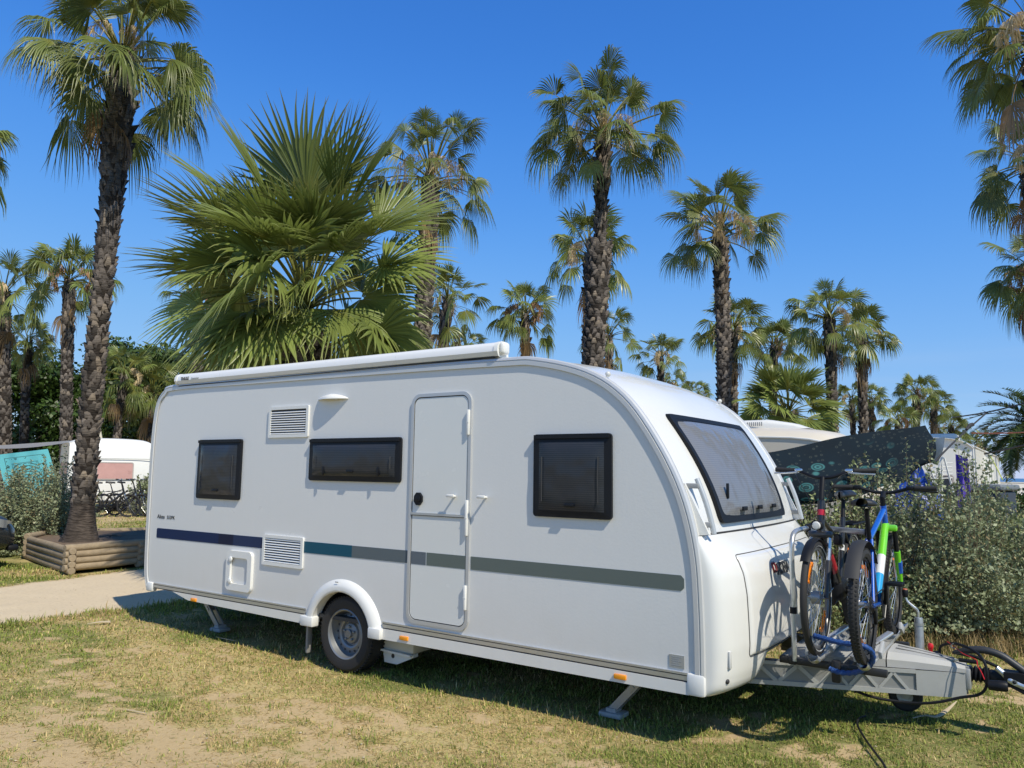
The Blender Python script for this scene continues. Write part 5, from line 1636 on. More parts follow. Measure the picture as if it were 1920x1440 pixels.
def shrub(name, label, cat, ctr, rx, ry, h, nstem, nleaf, seed, col, group=None, leaf=.024, shoots=.25, foot=.45, rz=0.0, drytone=.06, hole=0.0, minz=.05):
    """stems rise from the foot and end on an uneven rounded outline; leaves sit along them"""
    rng = np.random.default_rng(seed)
    t = thing(name, label, cat, tuple(ctr), rz, group)
    th = rng.random(nstem) * 2 * pi; q = np.sqrt(rng.random(nstem)); ph = rng.random(nstem)
    bx = np.cos(th) * q * rx * foot; by = np.sin(th) * q * ry * foot
    # tips
    th2 = th + rng.normal(0, .5, nstem); zz = ph ** .75
    rr = np.sqrt(np.clip(1 - (zz * .97) ** 2.6, 0.02, 1)) * (.72 + .36 * rng.random(nstem))
    lump = .62 + .72 * vnoise(np.cos(th2) * 2.3 + 9 + seed, np.sin(th2) * 2.3 + zz * 3.5 + 5)
    tx = np.cos(th2) * rr * rx * lump; ty = np.sin(th2) * rr * ry * lump; tz = np.maximum(minz + .05, zz * h * (.78 + .30 * lump * rng.random(nstem)))
    sh = rng.random(nstem) < shoots * (zz > .6)
    tz = np.where(sh, tz + .12 * h + .22 * h * rng.random(nstem) ** 1.5, tz)
    B = np.stack([bx, by, np.zeros(nstem)], 1); T = np.stack([tx, ty, tz], 1)
    M = (B + T) / 2 + np.stack([np.cos(th2) * .10 * rx, np.sin(th2) * .10 * ry, np.full(nstem, -.02 * h)], 1) + rng.normal(0, .04, (nstem, 3))
    # stems as thin three-sided strips
    acc = Acc(); ts = np.linspace(0, 1, 6)
    def bez(t): return (1 - t) ** 2 * B[:, None] + 2 * t * (1 - t) * M[:, None] + t * t * T[:, None] if False else None
    pts = np.stack([(1 - t_) ** 2 * B + 2 * t_ * (1 - t_) * M + t_ * t_ * T for t_ in ts], 1)
    w = np.linspace(.006, .0018, 6)
    wood = np.array([.16, .125, .09])
    V = []; 
    offs = np.array([[1, 0, 0], [-.5, .87, 0], [-.5, -.87, 0]])
    VV = pts[:, :, None, :] + offs[None, None] * w[None, :, None, None]
    k = np.arange(nstem)[:, None, None] * 18; a = np.arange(5)[None, :, None] * 3; c = np.arange(3)[None, None, :]; c2 = (c + 1) % 3
    F = np.stack([k + a + c, k + a + c2, k + a + 3 + c2, k + a + 3 + c], -1).reshape(-1, 4)
    sc = np.repeat(wood[None] * (.7 + .6 * rng.random(nstem))[:, None], 18, 0)
    so_ = np_mesh('branches', VV.reshape(-1, 3), [F], sc, leafmat('shrub_stem', 0, .85, .2), t)
    # leaves
    si = rng.integers(0, nstem, nleaf); tt = .22 + .82 * rng.random(nleaf) ** .55
    P = (1 - tt)[:, None] ** 2 * B[si] + (2 * tt * (1 - tt))[:, None] * M[si] + (tt ** 2)[:, None] * T[si]
    P = P + rng.normal(0, 1, (nleaf, 3)) * np.where(sh[si], .018, .034 * (rx + ry) * .5)[:, None] * (tt < 1)[:, None]
    ok = P[:, 2] > minz
    P = P[ok]; si = si[ok]; m = len(P)
    d = rng.normal(0, 1, (m, 3)); d[:, 2] = np.abs(d[:, 2]) * .8 + .1; d /= np.linalg.norm(d, axis=1)[:, None]
    s = np.cross(d, rng.normal(0, 1, (m, 3))); s /= np.linalg.norm(s, axis=1)[:, None] + 1e-9
    nrm = np.cross(d, s)
    L_ = leaf * (.45 + 1.1 * rng.random(m) ** 1.3); W_ = L_ * (.24 + .14 * rng.random(m))
    v0 = P; v1 = P + d * (L_ * .5)[:, None] + s * W_[:, None]; v2 = P + d * L_[:, None] + nrm * (L_ * .12)[:, None]; v3 = P + d * (L_ * .5)[:, None] - s * W_[:, None]
    V = np.stack([v0, v1, v2, v3], 1).reshape(-1, 3)
    kk = np.arange(m) * 4; F = np.stack([kk, kk + 1, kk + 2, kk + 3], 1)
    cc = np.array(col)[None] * (.6 + .8 * rng.random(m))[:, None]
    dryl = rng.random(m) < drytone
    cc = np.where(dryl[:, None], np.array([.30, .24, .12])[None] * (.7 + .6 * rng.random(m))[:, None], cc)
    np_mesh('foliage', V, [F], np.repeat(cc, 4, 0), M_leaf, t)
    return t

GB = (.26, .295, .165)          # grey green of the saltbush
def on_ground(px, d):
    p = CAM + ray(px, 850) * d
    return (p[0], p[1], float(terrain(np.array(p[0]), np.array(p[1]))) - .02)
GRP = 'grey green bushes round the pitch'
shrub('bush', 'rounded grey green bush beside the log planter, before the turquoise cloth', 'bush', on_ground(62, 14.4), 1.22, 1.0, 1.58, 640, 40000, 1, GB, GRP, leaf=.042, shoots=.18)
shrub('bush', 'grey green bush beside the parked black bicycles', 'bush', on_ground(292, 27), .8, .8, 1.45, 200, 7000, 2, GB, GRP, leaf=.08, shoots=.1)
# big bushes beyond the drawbar
shrub('bush', 'tall thin leaved bush behind the bicycle handlebars', 'bush', (5.75, 4.25, .0), .95, .75, 1.32, 420, 20000, 3, (.26, .30, .13), GRP, leaf=.040, shoots=.65)
shrub('bush', 'big leafy bush directly behind the jockey wheel crank', 'bush', (6.62, 4.72, .03), 1.05, 1.0, 1.42, 560, 44000, 4, GB, GRP, leaf=.036, shoots=.5, minz=.14)
shrub('bush', 'big pale bush behind the coupling, reaching the right edge', 'bush', (7.55, 5.75, .0), 1.1, 1.05, 1.22, 540, 40000, 5, (.27, .31, .15), GRP, leaf=.038, shoots=.42, minz=.10)
shrub('bush', 'bush at the back below the grey bin, before the purple towel', 'bush', (6.35, 6.9, .0), 1.0, .9, 1.08, 420, 14000, 6, GB, GRP, leaf=.05, shoots=.5)
shrub('bush', 'bush at the back beside the grey bin, by the right edge', 'bush', (8.5, 9.4, .0), 1.2, 1.2, 1.45, 420, 15000, 7, GB, GRP, leaf=.055, shoots=.25)
shrub('bush', 'low bush behind the front of the caravan under the dark tarp', 'bush', (4.85, 4.6, .0), .8, .7, 1.2, 260, 8000, 8, (.25, .28, .14), GRP, leaf=.042, shoots=.4)

# dry grass at the foot of the bushes
def dry_tufts():
    rng = np.random.default_rng(9); V = []; C = []
    n = 5200
    u = rng.random(n)
    x = 5.2 + 2.7 * u + rng.normal(0, .12, n); y = 3.35 + (u ** 1.6) * 1.35 + rng.normal(0, .22, n)
    z = terrain(x, y); h = .06 + .22 * rng.random(n) ** 1.6
    cl = fbm(x * 4, y * 4, 2); k = cl > .38; x, y, z, h = x[k], y[k], z[k], h[k]; n = len(x)
    az = rng.random(n) * 6.28; tl = rng.random(n) * .9
    d = np.stack([np.cos(az) * np.sin(tl), np.sin(az) * np.sin(tl), np.cos(tl)], 1); s = np.stack([-np.sin(az), np.cos(az), np.zeros(n)], 1)
    b = np.stack([x, y, z], 1); w = (.0025 + .002 * rng.random(n))[:, None]
    m_ = b + d * (h * .6)[:, None]; t_ = b + d * h[:, None] + np.stack([np.cos(az), np.sin(az), -np.ones(n) * .5], 1) * (h * .35 * rng.random(n))[:, None]
    V = np.stack([b - s * w, b + s * w, m_ + s * w * .7, m_ - s * w * .7, t_], 1).reshape(-1, 3); q = np.arange(n) * 5
    col = np.where((rng.random(n) < .7)[:, None], np.array([.42, .31, .15])[None], np.array([.14, .16, .05])[None]) * (.6 + .7 * rng.random(n))[:, None]
    o = np_mesh('dry_grass', V, [np.stack([q, q + 1, q + 2, q + 3], 1), np.stack([q + 3, q + 2, q + 4], 1)], np.repeat(col, 5, 0), leafmat('grass_blade', .25, .6, .25))
    tag(o, 'taller dry brown grass along the foot of the bushes', 'dry grass', kind='stuff')
dry_tufts()

def broad_tree(label, px, d, top_py, w, seed, col=(.045, .085, .018), nleaf=15000, leaf=.27, low=.12):
    foot = on_ground(px, d); H = at(px, top_py, d)[2]
    t = thing('broadleaf_tree', label, 'tree', foot, 0, 'broadleaf trees behind the far caravan')
    rng = np.random.default_rng(seed)
    b = MB(); b.tube(smooth_path([(0, 0, 0), (.05, .03, H * .2), (-.05, .1, H * .45), (.05, 0, H * .8)], 4), [.24 - .015 * k for k in range(13)], 9)
    for k in range(7):
        a = k * 2.4; z = H * (.22 + .07 * k)
        b.tube(smooth_path([(0, 0, z), (cos(a) * w * .3, sin(a) * w * .3, z + H * .12), (cos(a) * w * .7, sin(a) * w * .7, z + H * .18)], 3), [.10, .09, .08, .07, .06, .04, .02], 6)
    b.build('trunk', M_wood, t, split=False)
    nc = 46
    ca = rng.random(nc) * 6.28; cz = low + (1 - low) * rng.random(nc) ** .8; cr_ = w * np.sqrt(np.clip(1 - ((cz - .5) / .56) ** 2, .05, 1)) * (.35 + .65 * rng.random(nc))
    cx = np.cos(ca) * cr_; cyy = np.sin(ca) * cr_; czz = cz * H * .95; rs = w * (.22 + .2 * rng.random(nc))
    ci = rng.integers(0, nc, nleaf); dv = rng.normal(0, 1, (nleaf, 3)); dv /= np.linalg.norm(dv, axis=1)[:, None]
    P = np.stack([cx, cyy, czz], 1)[ci] + dv * (rs[ci] * (.55 + .5 * rng.random(nleaf)))[:, None]
    P[:, 2] = np.maximum(P[:, 2], .2)
    dd = rng.normal(0, 1, (nleaf, 3)); dd /= np.linalg.norm(dd, axis=1)[:, None]; ss = np.cross(dd, dv); ss /= np.linalg.norm(ss, axis=1)[:, None] + 1e-9
    L_ = leaf * (.5 + .9 * rng.random(nleaf))[:, None]
    V = np.stack([P, P + dd * L_ * .5 + ss * L_ * .3, P + dd * L_, P + dd * L_ * .5 - ss * L_ * .3], 1).reshape(-1, 3); kk = np.arange(nleaf) * 4
    cc = np.array(col)[None] * (.6 + .9 * rng.random(nleaf))[:, None]
    np_mesh('crown', V, [np.stack([kk, kk + 1, kk + 2, kk + 3], 1)], np.repeat(cc, 4, 0), M_leaf, t)
broad_tree('dark broadleaf tree behind the palms nearest the left edge', 40, 44, 655, 3.4, 1)
broad_tree('dark broadleaf tree behind the two left palm trunks', 118, 46, 690, 3.0, 2)
broad_tree('dark bushy tree just right of the planter palm trunk', 245, 45, 640, 3.0, 3, (.055, .095, .022))
broad_tree('lighter bushy tree by the caravan rear corner, tallest of the broadleaf trees', 300, 42, 650, 2.6, 4, (.07, .11, .025))
broad_tree('small dark tree low between two palm trunks far back', 180, 50, 720, 2.8, 5)
broad_tree('low green tree glimpsed under the young palm leaves', 405, 44, 665, 2.2, 6, (.06, .10, .025))
broad_tree('small green tree behind the young palm trunk', 480, 46, 668, 2.0, 7, (.06, .10, .025))

# ---------------------------------------------------------------- log planter round the tall palm
M_log = mat('weathered_log', (.30, .235, .155), .8, var=.35, vscale=9, bump=.35, bscale=30)
M_logend = mat('log_end_grain', (.42, .33, .21), .8, var=.3, vscale=16)
PL = [(-6.95, 1.80), (-4.42, 1.32), (-4.52, 2.48), (-5.3, 3.9), (-7.3, 4.2), (-8.0, 2.9)]
pc = np.mean(np.array(PL), 0)
pt = thing('log_planter', 'low hexagonal planter of stacked round wooden logs with a tall palm', 'planter', (pc[0], pc[1], 0))
rng = np.random.default_rng(4)
for i in range(6):
    A, B = np.array(PL[i]) - pc, np.array(PL[(i + 1) % 6]) - pc
    d = (B - A) / np.linalg.norm(B - A)
    for k in range(4):
        z = .055 + .098 * k + (.049 if i % 2 else 0) - (.0)
        ex = .09
        p0 = A - d * ex; p1 = B + d * ex
        b = MB(); nn_ = 10
        P = [(p0[0] + (p1[0] - p0[0]) * t, p0[1] + (p1[1] - p0[1]) * t, z + .003 * sin(t * 9 + k)) for t in np.linspace(0, 1, nn_)]
        P = [P[0]] + P + [P[-1]]
        rr = .053 + .004 * rng.random()
        P[0] = tuple(np.array(P[1]) - np.array([d[0], d[1], 0]) * .012); P[-1] = tuple(np.array(P[-2]) + np.array([d[0], d[1], 0]) * .012)
        b.tube(P, [rr * .8] + [rr] * nn_ + [rr * .8], 12)
        lg = b.build('log', M_log, pt, smooth=45)
M_soil = mat('planter_soil', (.15, .105, .07), .95, var=.4, vscale=12, bump=.8, bscale=22)
b = MB(); cpl = [(x - pc[0], y - pc[1]) for x, y in PL]
b.grid(lambda u, v: (lambda a, r: (a[0] * r, a[1] * r, .355 + .035 * (1 - r) + .012 * sin(7 * u * 6.28 + 5 * r)))(
    (np.array(cpl[int(u * 6) % 6]) * (1 - (u * 6) % 1) + np.array(cpl[(int(u * 6) + 1) % 6]) * ((u * 6) % 1)), v * .985), 60, 8)
b.build('soil', M_soil, pt, smooth=60)

# ---------------------------------------------------------------- car cut by the left edge
def parked_car():
    P0 = (-5.70, 1.16)
    t = thing('parked_car', 'dark grey car end with wraparound lamp, cut by the left edge', 'car', (P0[0] - .86, P0[1], 0), R_(90))
    # local x forward (towards +Y of the place), y to the left
    Mp = mat('car_paint_dark', (.022, .027, .030), .25, .3, coat=.8)
    secs = [(-4.2, .62, .42, .80), (-4.1, .80, .30, .98), (-3.6, .86, .24, 1.02), (-.9, .86, .24, .98), (-.45, .85, .24, .93), (-.18, .80, .25, .84), (-.05, .72, .28, .72), (.0, .60, .34, .60)]
    b = MB(); rows = []
    for x, hw, z0, z1 in secs:
        r = []
        for k in range(24):
            a = 2 * pi * k / 24; c, s = cos(a), sin(a)
            yy = hw * math.copysign(abs(c) ** .45, c); zz = (z0 + z1) / 2 + (z1 - z0) / 2 * math.copysign(abs(s) ** .55, s)
            r.append((x, yy, zz))
        rows.append(r)
    vs = [p for r in rows for p in r]
    b.add(vs, [(i * 24 + k, i * 24 + (k + 1) % 24, (i + 1) * 24 + (k + 1) % 24, (i + 1) * 24 + k) for i in range(len(rows) - 1) for k in range(24)] + [tuple(range(24)), tuple(range(7 * 24, 8 * 24))])
    b.build('body', Mp, t, smooth=50)
    b = MB(); rows = []
    for x, hw, z in ((-3.9, .62, 1.0), (-3.3, .60, 1.42), (-1.9, .60, 1.45), (-1.1, .68, .99)):
        rows.append([(x, -hw, z), (x, hw, z)])
    b.grid(lambda u, v: (lambda i: (lambda q: tuple(np.array(rows[i][0]) * (1 - v) * (1 - q) + np.array(rows[i][1]) * v * (1 - q) + np.array(rows[min(i + 1, 3)][0]) * (1 - v) * q + np.array(rows[min(i + 1, 3)][1]) * v * q))(u * 3 - i))(min(int(u * 3), 2)), 12, 4)
    for s in (0, 1): b.add([rows[k][s] for k in range(4)], [(0, 1, 2, 3)])
    b.build('cabin', mat('car_glass', (.02, .022, .025), .05, coat=.5), t, smooth=30)
    for s in (-1, 1):
        b = MB()
        b.grid(lambda u, v: (-.10 - .36 * u + .02, s * (.66 + .205 * min(1, u * 1.6) ** .7) * 1.0, .62 + .10 * u * .6 + (.115 + .02 * u) * v), 8, 4)
        hl = b.build('head_lamp', mat('lamp_glass', (.30, .32, .34), .08, .3, coat=.6), t)
        b = MB(); b.rbox((-.05, s * .62, .32), (.16, .22, .09), .03); b.build('fog_lamp_bay', M_black, t)
        for x in (-.85, -3.4):
            b = MB(); b.lathe([(.19, -.09), (.30, -.095), (.32, -.07), (.32, .07), (.30, .095), (.19, .09)], (x, s * .76, .32), (0, 1, 0), 30)
            wv = b.build('wheel', M_rub, t)
            b = MB(); b.lathe([(.20, .085), (.18, .05), (.06, .07), (0, .07)], (x, s * .76, .32), (0, s, 0), 20); b.build('rim', M_steel, wv)
    b = MB(); b.box((-2.2, 0, .27), (3.2, 1.5, .08)); b.build('underbody', M_chas, t)
parked_car()
# ---------------------------------------------------------------- other caravans
def far_caravan(label, origin, rz, Lc, Wc, Hc, col, rfront=.55, rback=.35, end_win=None, side_win=(), pane=None, name='caravan', z0=.38, mid_line=None, group=None, rim=None):
    """local x along the length with its nose at x = 0 going back to -Lc, y to the left, near side y = 0"""
    t = thing(name, label, 'caravan', origin, rz, group)
    m = mat('gelcoat_%d_%d_%d' % tuple(int(c * 100) for c in col), col, .35, var=.02)
    pr = smooth_path([(-Lc + .05, 0, z0), (-Lc - .03, 0, 1.2), (-Lc + .02, 0, Hc - rback), (-Lc + rback * .8, 0, Hc - .03), (-Lc * .6, 0, Hc), (-rfront * 1.6, 0, Hc - .02), (-rfront * .55, 0, Hc - rfront * .35), (-.08, 0, Hc - rfront * 1.05), (.0, 0, 1.2), (-.03, 0, z0)], 4)
    b = MB(); n = len(pr)
    zr = lambda z: z - .15 * float(sstep(Hc - .40, Hc - .05, z))
    for y in (0, Wc): b.add([(p[0], y, zr(p[2])) for p in pr], [tuple(range(n))])
    def sh(u, v):
        k = min(int(u * (n - 1)), n - 2); q = u * (n - 1) - k; p = pr[k] * (1 - q) + pr[k + 1] * q
        y = v * Wc; cr_ = .05 * (1 - (2 * v - 1) ** 2)
        fb = .06 * (1 - (2 * v - 1) ** 4)
        e8 = abs(2 * v - 1) ** 7
        return (p[0] + (fb if p[0] > -rfront else (-fb if p[0] < -Lc + .2 else 0)), y, (p[2] + (cr_ if p[2] > Hc - .3 else 0)) * (1 - e8) + zr(p[2]) * e8)
    b.grid(sh, n - 1, 24)
    b.build('body', m, t, smooth=40, split=False)
    b = MB()
    for y in (-.006, Wc + .006): b.tube([(p[0], y, zr(p[2])) for p in pr], .018, 6)
    b.build('edge_trim', mat('trim_pale', (.72, .72, .70) if not rim else rim, .4), t)
    pm = pane or M_pane
    def win(fn, a0, a1, z_0, z_1):
        b = MB(); b.ring(rrect(a0, a1, z_0, z_1, .07), rrect(a0 + .035, a1 - .035, z_0 + .035, z_1 - .035, .05), lambda a, z: fn(a, z, .02), fb=lambda a, z: fn(a, z, -.01))
        w = b.build('window', mat('window_frame_pale', (.42, .38, .36), .5), t, smooth=30)
        b = MB(); b.prism(rrect(a0 + .03, a1 - .03, z_0 + .03, z_1 - .03, .05), lambda a, z: fn(a, z, .012), lambda a, z: fn(a, z, -.02)); b.build('pane', pm, w, smooth=0)
    if end_win: win(lambda a, z, o: (float(np.interp(z, [.4, 1.2, Hc - rfront * 1.05, Hc - .2], [-.03, .0, -.08, -rfront * .8])) + .085 + o, a, z), *end_win)
    for sw in side_win: win(lambda a, z, o: (a, -o, z), *sw)
    b = MB()
    b.lathe([(.17, -.08), (.29, -.08), (.31, -.05), (.31, .05), (.29, .08), (.17, .08)], (-Lc * .45, .12, .31), (0, 1, 0), 24)
    b.lathe([(.17, -.08), (.29, -.08), (.31, -.05), (.31, .05), (.29, .08), (.17, .08)], (-Lc * .45, Wc - .12, .31), (0, 1, 0), 24)
    b.build('wheel', M_rub, t)
    b = MB(); b.box((-Lc / 2, Wc / 2, z0 - .03), (Lc - .3, Wc - .2, .07)); b.tube([(-.2, Wc / 2 - .5, .38), (1.0, Wc / 2, .42)], .035); b.tube([(-.2, Wc / 2 + .5, .38), (1.0, Wc / 2, .42)], .035); b.build('chassis', M_chas, t)
    if mid_line:
        b = MB(); b.box((-Lc / 2, -.004, mid_line), (Lc - .15, .008, .03)); b.box((.062, Wc / 2, mid_line), (.008, Wc - .2, .03)); b.build('waist_line', mat('trim_grey', (.45, .46, .46), .5), t, smooth=0)
    return t

# old white caravan behind the bush on the left: end to the sun, side in shade
ce = on_ground(131, 26.5); ce2 = on_ground(254, 26.5)
dx, dy = ce2[0] - ce[0], ce2[1] - ce[1]; wdt = math.hypot(dx, dy)
rzl = atan2(dy, dx) - pi / 2 + R_(34)
lc = far_caravan('old white caravan with pink curtained end window behind the tall palm trunk', (ce[0], ce[1], 0), rzl, 4.6, wdt / cos(R_(34)) , 2.62, (.80, .80, .78), .45, .35,
            end_win=(.85, 2.05, 1.15, 1.78), side_win=((-1.9, -.45, 1.15, 1.78), (-3.9, -2.5, 1.15, 1.78)), pane=mat('pink_curtain_pane', (.52, .30, .27), .3, var=.12, vscale=5), name='old_caravan', mid_line=1.9)
def loc_l(x, y, z):
    c, s = cos(rzl), sin(rzl); return Vector((ce[0] + c * x - s * y, ce[1] + s * x + c * y, z))
# grey canopy on its shaded side and the turquoise cloth hung from it
M_canv = mat('grey_canvas', (.40, .42, .46), .8, var=.1)
def sheer(m, share=.5):
    nt = m.node_tree; N = nt.nodes; L = nt.links; b = N['Principled BSDF']; t = N.new('ShaderNodeBsdfTranslucent'); ms = N.new('ShaderNodeMixShader'); ms.inputs[0].default_value = share
    L.new(b.inputs['Base Color'].links[0].from_socket, t.inputs['Color']); L.new(b.outputs[0], ms.inputs[1]); L.new(t.outputs[0], ms.inputs[2]); L.new(ms.outputs[0], N['Material Output'].inputs['Surface']); return m
sheer(M_canv)
cn = thing('canopy', 'grey canvas awning roof stretched from the old white caravan', 'awning', tuple(loc_l(-2.3, 0, 0)), rzl)
b = MB(); b.grid(lambda u, v: (-2.1 + 4.4 * u, -2.5 * v, 2.50 - .28 * v - .08 * sin(pi * u) * sin(pi * v) + .02 * sin(9 * u)), 16, 8); b.build('roof_cloth', M_canv, cn, smooth=60)
b = MB(); b.grid(lambda u, v: (-2.1 + 4.4 * u, -2.5 - .02 * v, 2.22 - .30 * v * (1 + .08 * sin(26 * u))), 60, 2); b.build('valance', sheer(mat('pale_grey_canvas', (.58, .60, .66), .8, var=.08)), cn)
b = MB()
for x in (-2.05, 0.1, 2.25): b.tube([(x, -2.48, 0), (x, -2.48, 2.21)], .016, 6)
b.build('pole', M_plast, cn)
def cloth_mat():
    m = bpy.data.materials.new('turquoise_print'); m.use_nodes = True
    nt = m.node_tree; N = nt.nodes; L = nt.links; b = N['Principled BSDF']; b.inputs['Roughness'].default_value = .8
    uv = N.new('ShaderNodeUVMap'); 
    nz = N.new('ShaderNodeTexVoronoi'); nz.inputs['Scale'].default_value = 9; L.new(uv.outputs[0], nz.inputs['Vector'])
    n2 = N.new('ShaderNodeTexNoise'); n2.inputs['Scale'].default_value = 16; n2.inputs['Detail'].default_value = 2; L.new(uv.outputs[0], n2.inputs['Vector'])
    sp = N.new('ShaderNodeSeparateXYZ'); L.new(uv.outputs[0], sp.inputs[0])
    def m_(op, a, c):
        x = N.new('ShaderNodeMath'); x.operation = op
        for i, s in enumerate((a, c)):
            if s is None: continue
            if isinstance(s, (int, float)): x.inputs[i].default_value = s
            else: L.new(s, x.inputs[i])
        return x.outputs[0]
    # nested frames: distance to the border
    du = m_('ABSOLUTE', m_('SUBTRACT', sp.outputs[0], .5), None); dv = m_('ABSOLUTE', m_('SUBTRACT', sp.outputs[1], .5), None)
    mxd = m_('MAXIMUM', du, dv)
    lines = m_('MAXIMUM', m_('LESS_THAN', m_('ABSOLUTE', m_('SUBTRACT', mxd, .40), None), .006), m_('LESS_THAN', m_('ABSOLUTE', m_('SUBTRACT', mxd, .27), None), .006))
    band = m_('MULTIPLY', m_('LESS_THAN', mxd, .385), m_('GREATER_THAN', mxd, .285))
    blot = m_('MULTIPLY', band, m_('LESS_THAN', nz.outputs['Distance'], .33))
    blot = m_('MULTIPLY', blot, m_('GREATER_THAN', n2.outputs['Fac'], .46))
    inner = m_('LESS_THAN', mxd, .255)
    wv = N.new('ShaderNodeTexWave'); wv.wave_type = 'RINGS'; wv.rings_direction = 'SPHERICAL'; wv.inputs['Scale'].default_value = 5; wv.inputs['Distortion'].default_value = 2.5; wv.inputs['Detail Scale'].default_value = 4
    mp = N.new('ShaderNodeMapping'); mp.inputs['Location'].default_value = (-.5, -.35, 0); L.new(uv.outputs[0], mp.inputs['Vector']); L.new(mp.outputs[0], wv.inputs['Vector'])
    inn = m_('MULTIPLY', inner, m_('GREATER_THAN', wv.outputs['Fac'], .66))
    pat = m_('MAXIMUM', m_('MAXIMUM', lines, blot), inn)
    mx = N.new('ShaderNodeMix'); mx.data_type = 'RGBA'; mx.inputs[6].default_value = (.16, .60, .66, 1); mx.inputs[7].default_value = (.06, .19, .20, 1)
    L.new(pat, mx.inputs[0]); L.new(mx.outputs[2], b.inputs['Base Color'])
    t = N.new('ShaderNodeBsdfTranslucent'); L.new(mx.outputs[2], t.inputs['Color']); ms = N.new('ShaderNodeMixShader'); ms.inputs[0].default_value = .35
    L.new(b.outputs[0], ms.inputs[1]); L.new(t.outputs[0], ms.inputs[2]); L.new(ms.outputs[0], N['Material Output'].inputs['Surface'])
    return m
def uv_grid(name, fn, nu, nv, material, parent=None, su=1.0, sv=1.0):
    me = bpy.data.meshes.new(name)
    vs = [tuple(map(float, fn(i / nu, j / nv))) for i in range(nu + 1) for j in range(nv + 1)]; w = nv + 1
    fs = [(i * w + j, (i + 1) * w + j, (i + 1) * w + j + 1, i * w + j + 1) for i in range(nu) for j in range(nv)]
    me.from_pydata(vs, [], fs); uvl = me.uv_layers.new(name='UVMap')
    for p in me.polygons:
        for li in p.loop_indices:
            vi = me.loops[li].vertex_index; uvl.data[li].uv = ((vi // w) / nu * su, (vi % w) / nv * sv)
    me.polygons.foreach_set('use_smooth', [True] * len(me.polygons)); me.materials.append(material); me.update()
    o = bpy.data.objects.new(name, me); COL.objects.link(o)
    if parent: o.parent = parent
    return o
TA, TB, TC, TD = [at(*q) for q in ((-6, 853, 23.4), (88, 842, 23.8), (112, 925, 23.8), (12, 940, 23.4))]
def tcl(u, v):
    p = (TA * (1 - u) + TB * u) * (1 - v) + (TD * (1 - u) + TC * u) * v
    return p + CF * (.05 * sin(7 * u + 2 * v) + .03 * sin(13 * u))
o = uv_grid('turquoise_cloth', lambda u, v: tcl(u, 1 - v), 24, 14, cloth_mat())
tag(o, 'turquoise cloth with dark printed border hung under the grey canopy', 'cloth')
# line that carries the cloth, and a pale panel on the caravan roof
pn = thing('roof_panel', 'cream panel tilted up on the old white caravan roof', 'panel', tuple(at(160, 828, 28.5)), 0)
q = [Vector(at(x, y, 28.5)) - Vector(at(160, 828, 28.5)) for x, y in ((145, 817), (186, 796), (192, 832), (152, 832))]
b = MB(); b.add([tuple(p) for p in q] + [tuple(p + Vector(CF) * .06) for p in q], [(0, 1, 2, 3), (4, 5, 6, 7), (0, 1, 5, 4), (1, 2, 6, 5), (2, 3, 7, 6), (3, 0, 4, 7)]); b.build('panel', mat('cream_canvas', (.62, .56, .42), .7), pn, smooth=0)
# blue awning tent beyond, right of it
tp = at(270, 900, 33); tn = thing('blue_tent', 'pale blue and grey awning tent beside the old white caravan', 'tent', (tp[0], tp[1], 0))
def TL(px, py, d): return Vector(at(px, py, d)) - Vector((tp[0], tp[1], 0))
b = MB(); b.add([tuple(TL(*q)) for q in ((250, 848, 33), (292, 838, 33.5), (300, 846, 36), (256, 842, 36))], [(0, 1, 2, 3)]); b.build('roof_cloth', mat('tent_grey', (.42, .44, .45), .7), tn, smooth=0)
b = MB(); b.add([tuple(TL(*q)) for q in ((255, 852, 33), (275, 850, 33.1), (262, 872, 33), (256, 880, 33))], [(0, 1, 2, 3)]); b.build('wall_cloth', mat('tent_blue', (.25, .36, .55), .7), tn, smooth=0)
b = MB(); b.tube([TL(282, 850, 33), TL(281, 905, 33)], .06, 6); b.tube([TL(257, 850, 33), TL(257, 915, 33)], .03, 6); b.build('pole', M_plast, tn)

# dark bicycles leaning by the old caravan
for k, (px, d, rz, lab) in enumerate(((206, 24.4, .25, 'black bicycle half hidden by the palm trunk, nearest of the parked ones'), (229, 24.8, .1, 'black town bicycle in the middle of those parked by the old caravan'),
                                      (246, 25.1, -.25, 'black town bicycle parked farthest from the palm trunk'), (128, 24.2, .3, 'black bicycle parked on the far side of the palm trunk by the bush'))):
    g = on_ground(px, d); va = atan2(CR[1], CR[0])
    bicycle('bicycle', lab, (g[0] - cos(va + rz) * .5, g[1] - sin(va + rz) * .5, 0), va + rz, 'town', 'bicycles parked by the old caravan', detail=0, scale=1.08)

# ---------------------------------------------------------------- right: cream caravan, tarp, white caravans
yc = 8.6
pe = onY(1604, 840, yc)
cc = far_caravan('cream sided caravan with white air conditioner, mostly behind the dark tarp', (pe[0], yc, 0), 0, 5.6, 2.3, 2.42, (.66, .60, .50), .62, .35, side_win=((-2.6, -1.5, 1.2, 1.75),), name='cream_caravan', rim=(.80, .79, .76))
ac = MB()
ap = onY(1450, 800, yc + .9)
def acf(u, v):
    x = -.62 + 1.3 * u; w = .40 * (1 - .25 * u)
    hh = float(np.interp(u, [0, .04, .45, .8, 1], [.10, .175, .18, .10, .0]))
    a = pi * v
    return (ap[0] + x - pe[0], .95 - w * math.copysign(abs(cos(a)) ** .5, cos(a)), 2.42 + hh * abs(sin(a)) ** .5 + .02)
ac.grid(acf, 16, 16); ac.add([acf(0, k / 16) for k in range(17)], [tuple(range(17))])
aco = ac.build('air_conditioner', M_plast, cc, smooth=40)
b = MB()
for k in range(8): b.box((ap[0] - .36 + .036 * k - pe[0], .55, 2.53), (.018, .012, .07))
b.build('grille', M_inkg, aco, smooth=0, split=False)
pe2 = onY(1640, 830, 11.6)
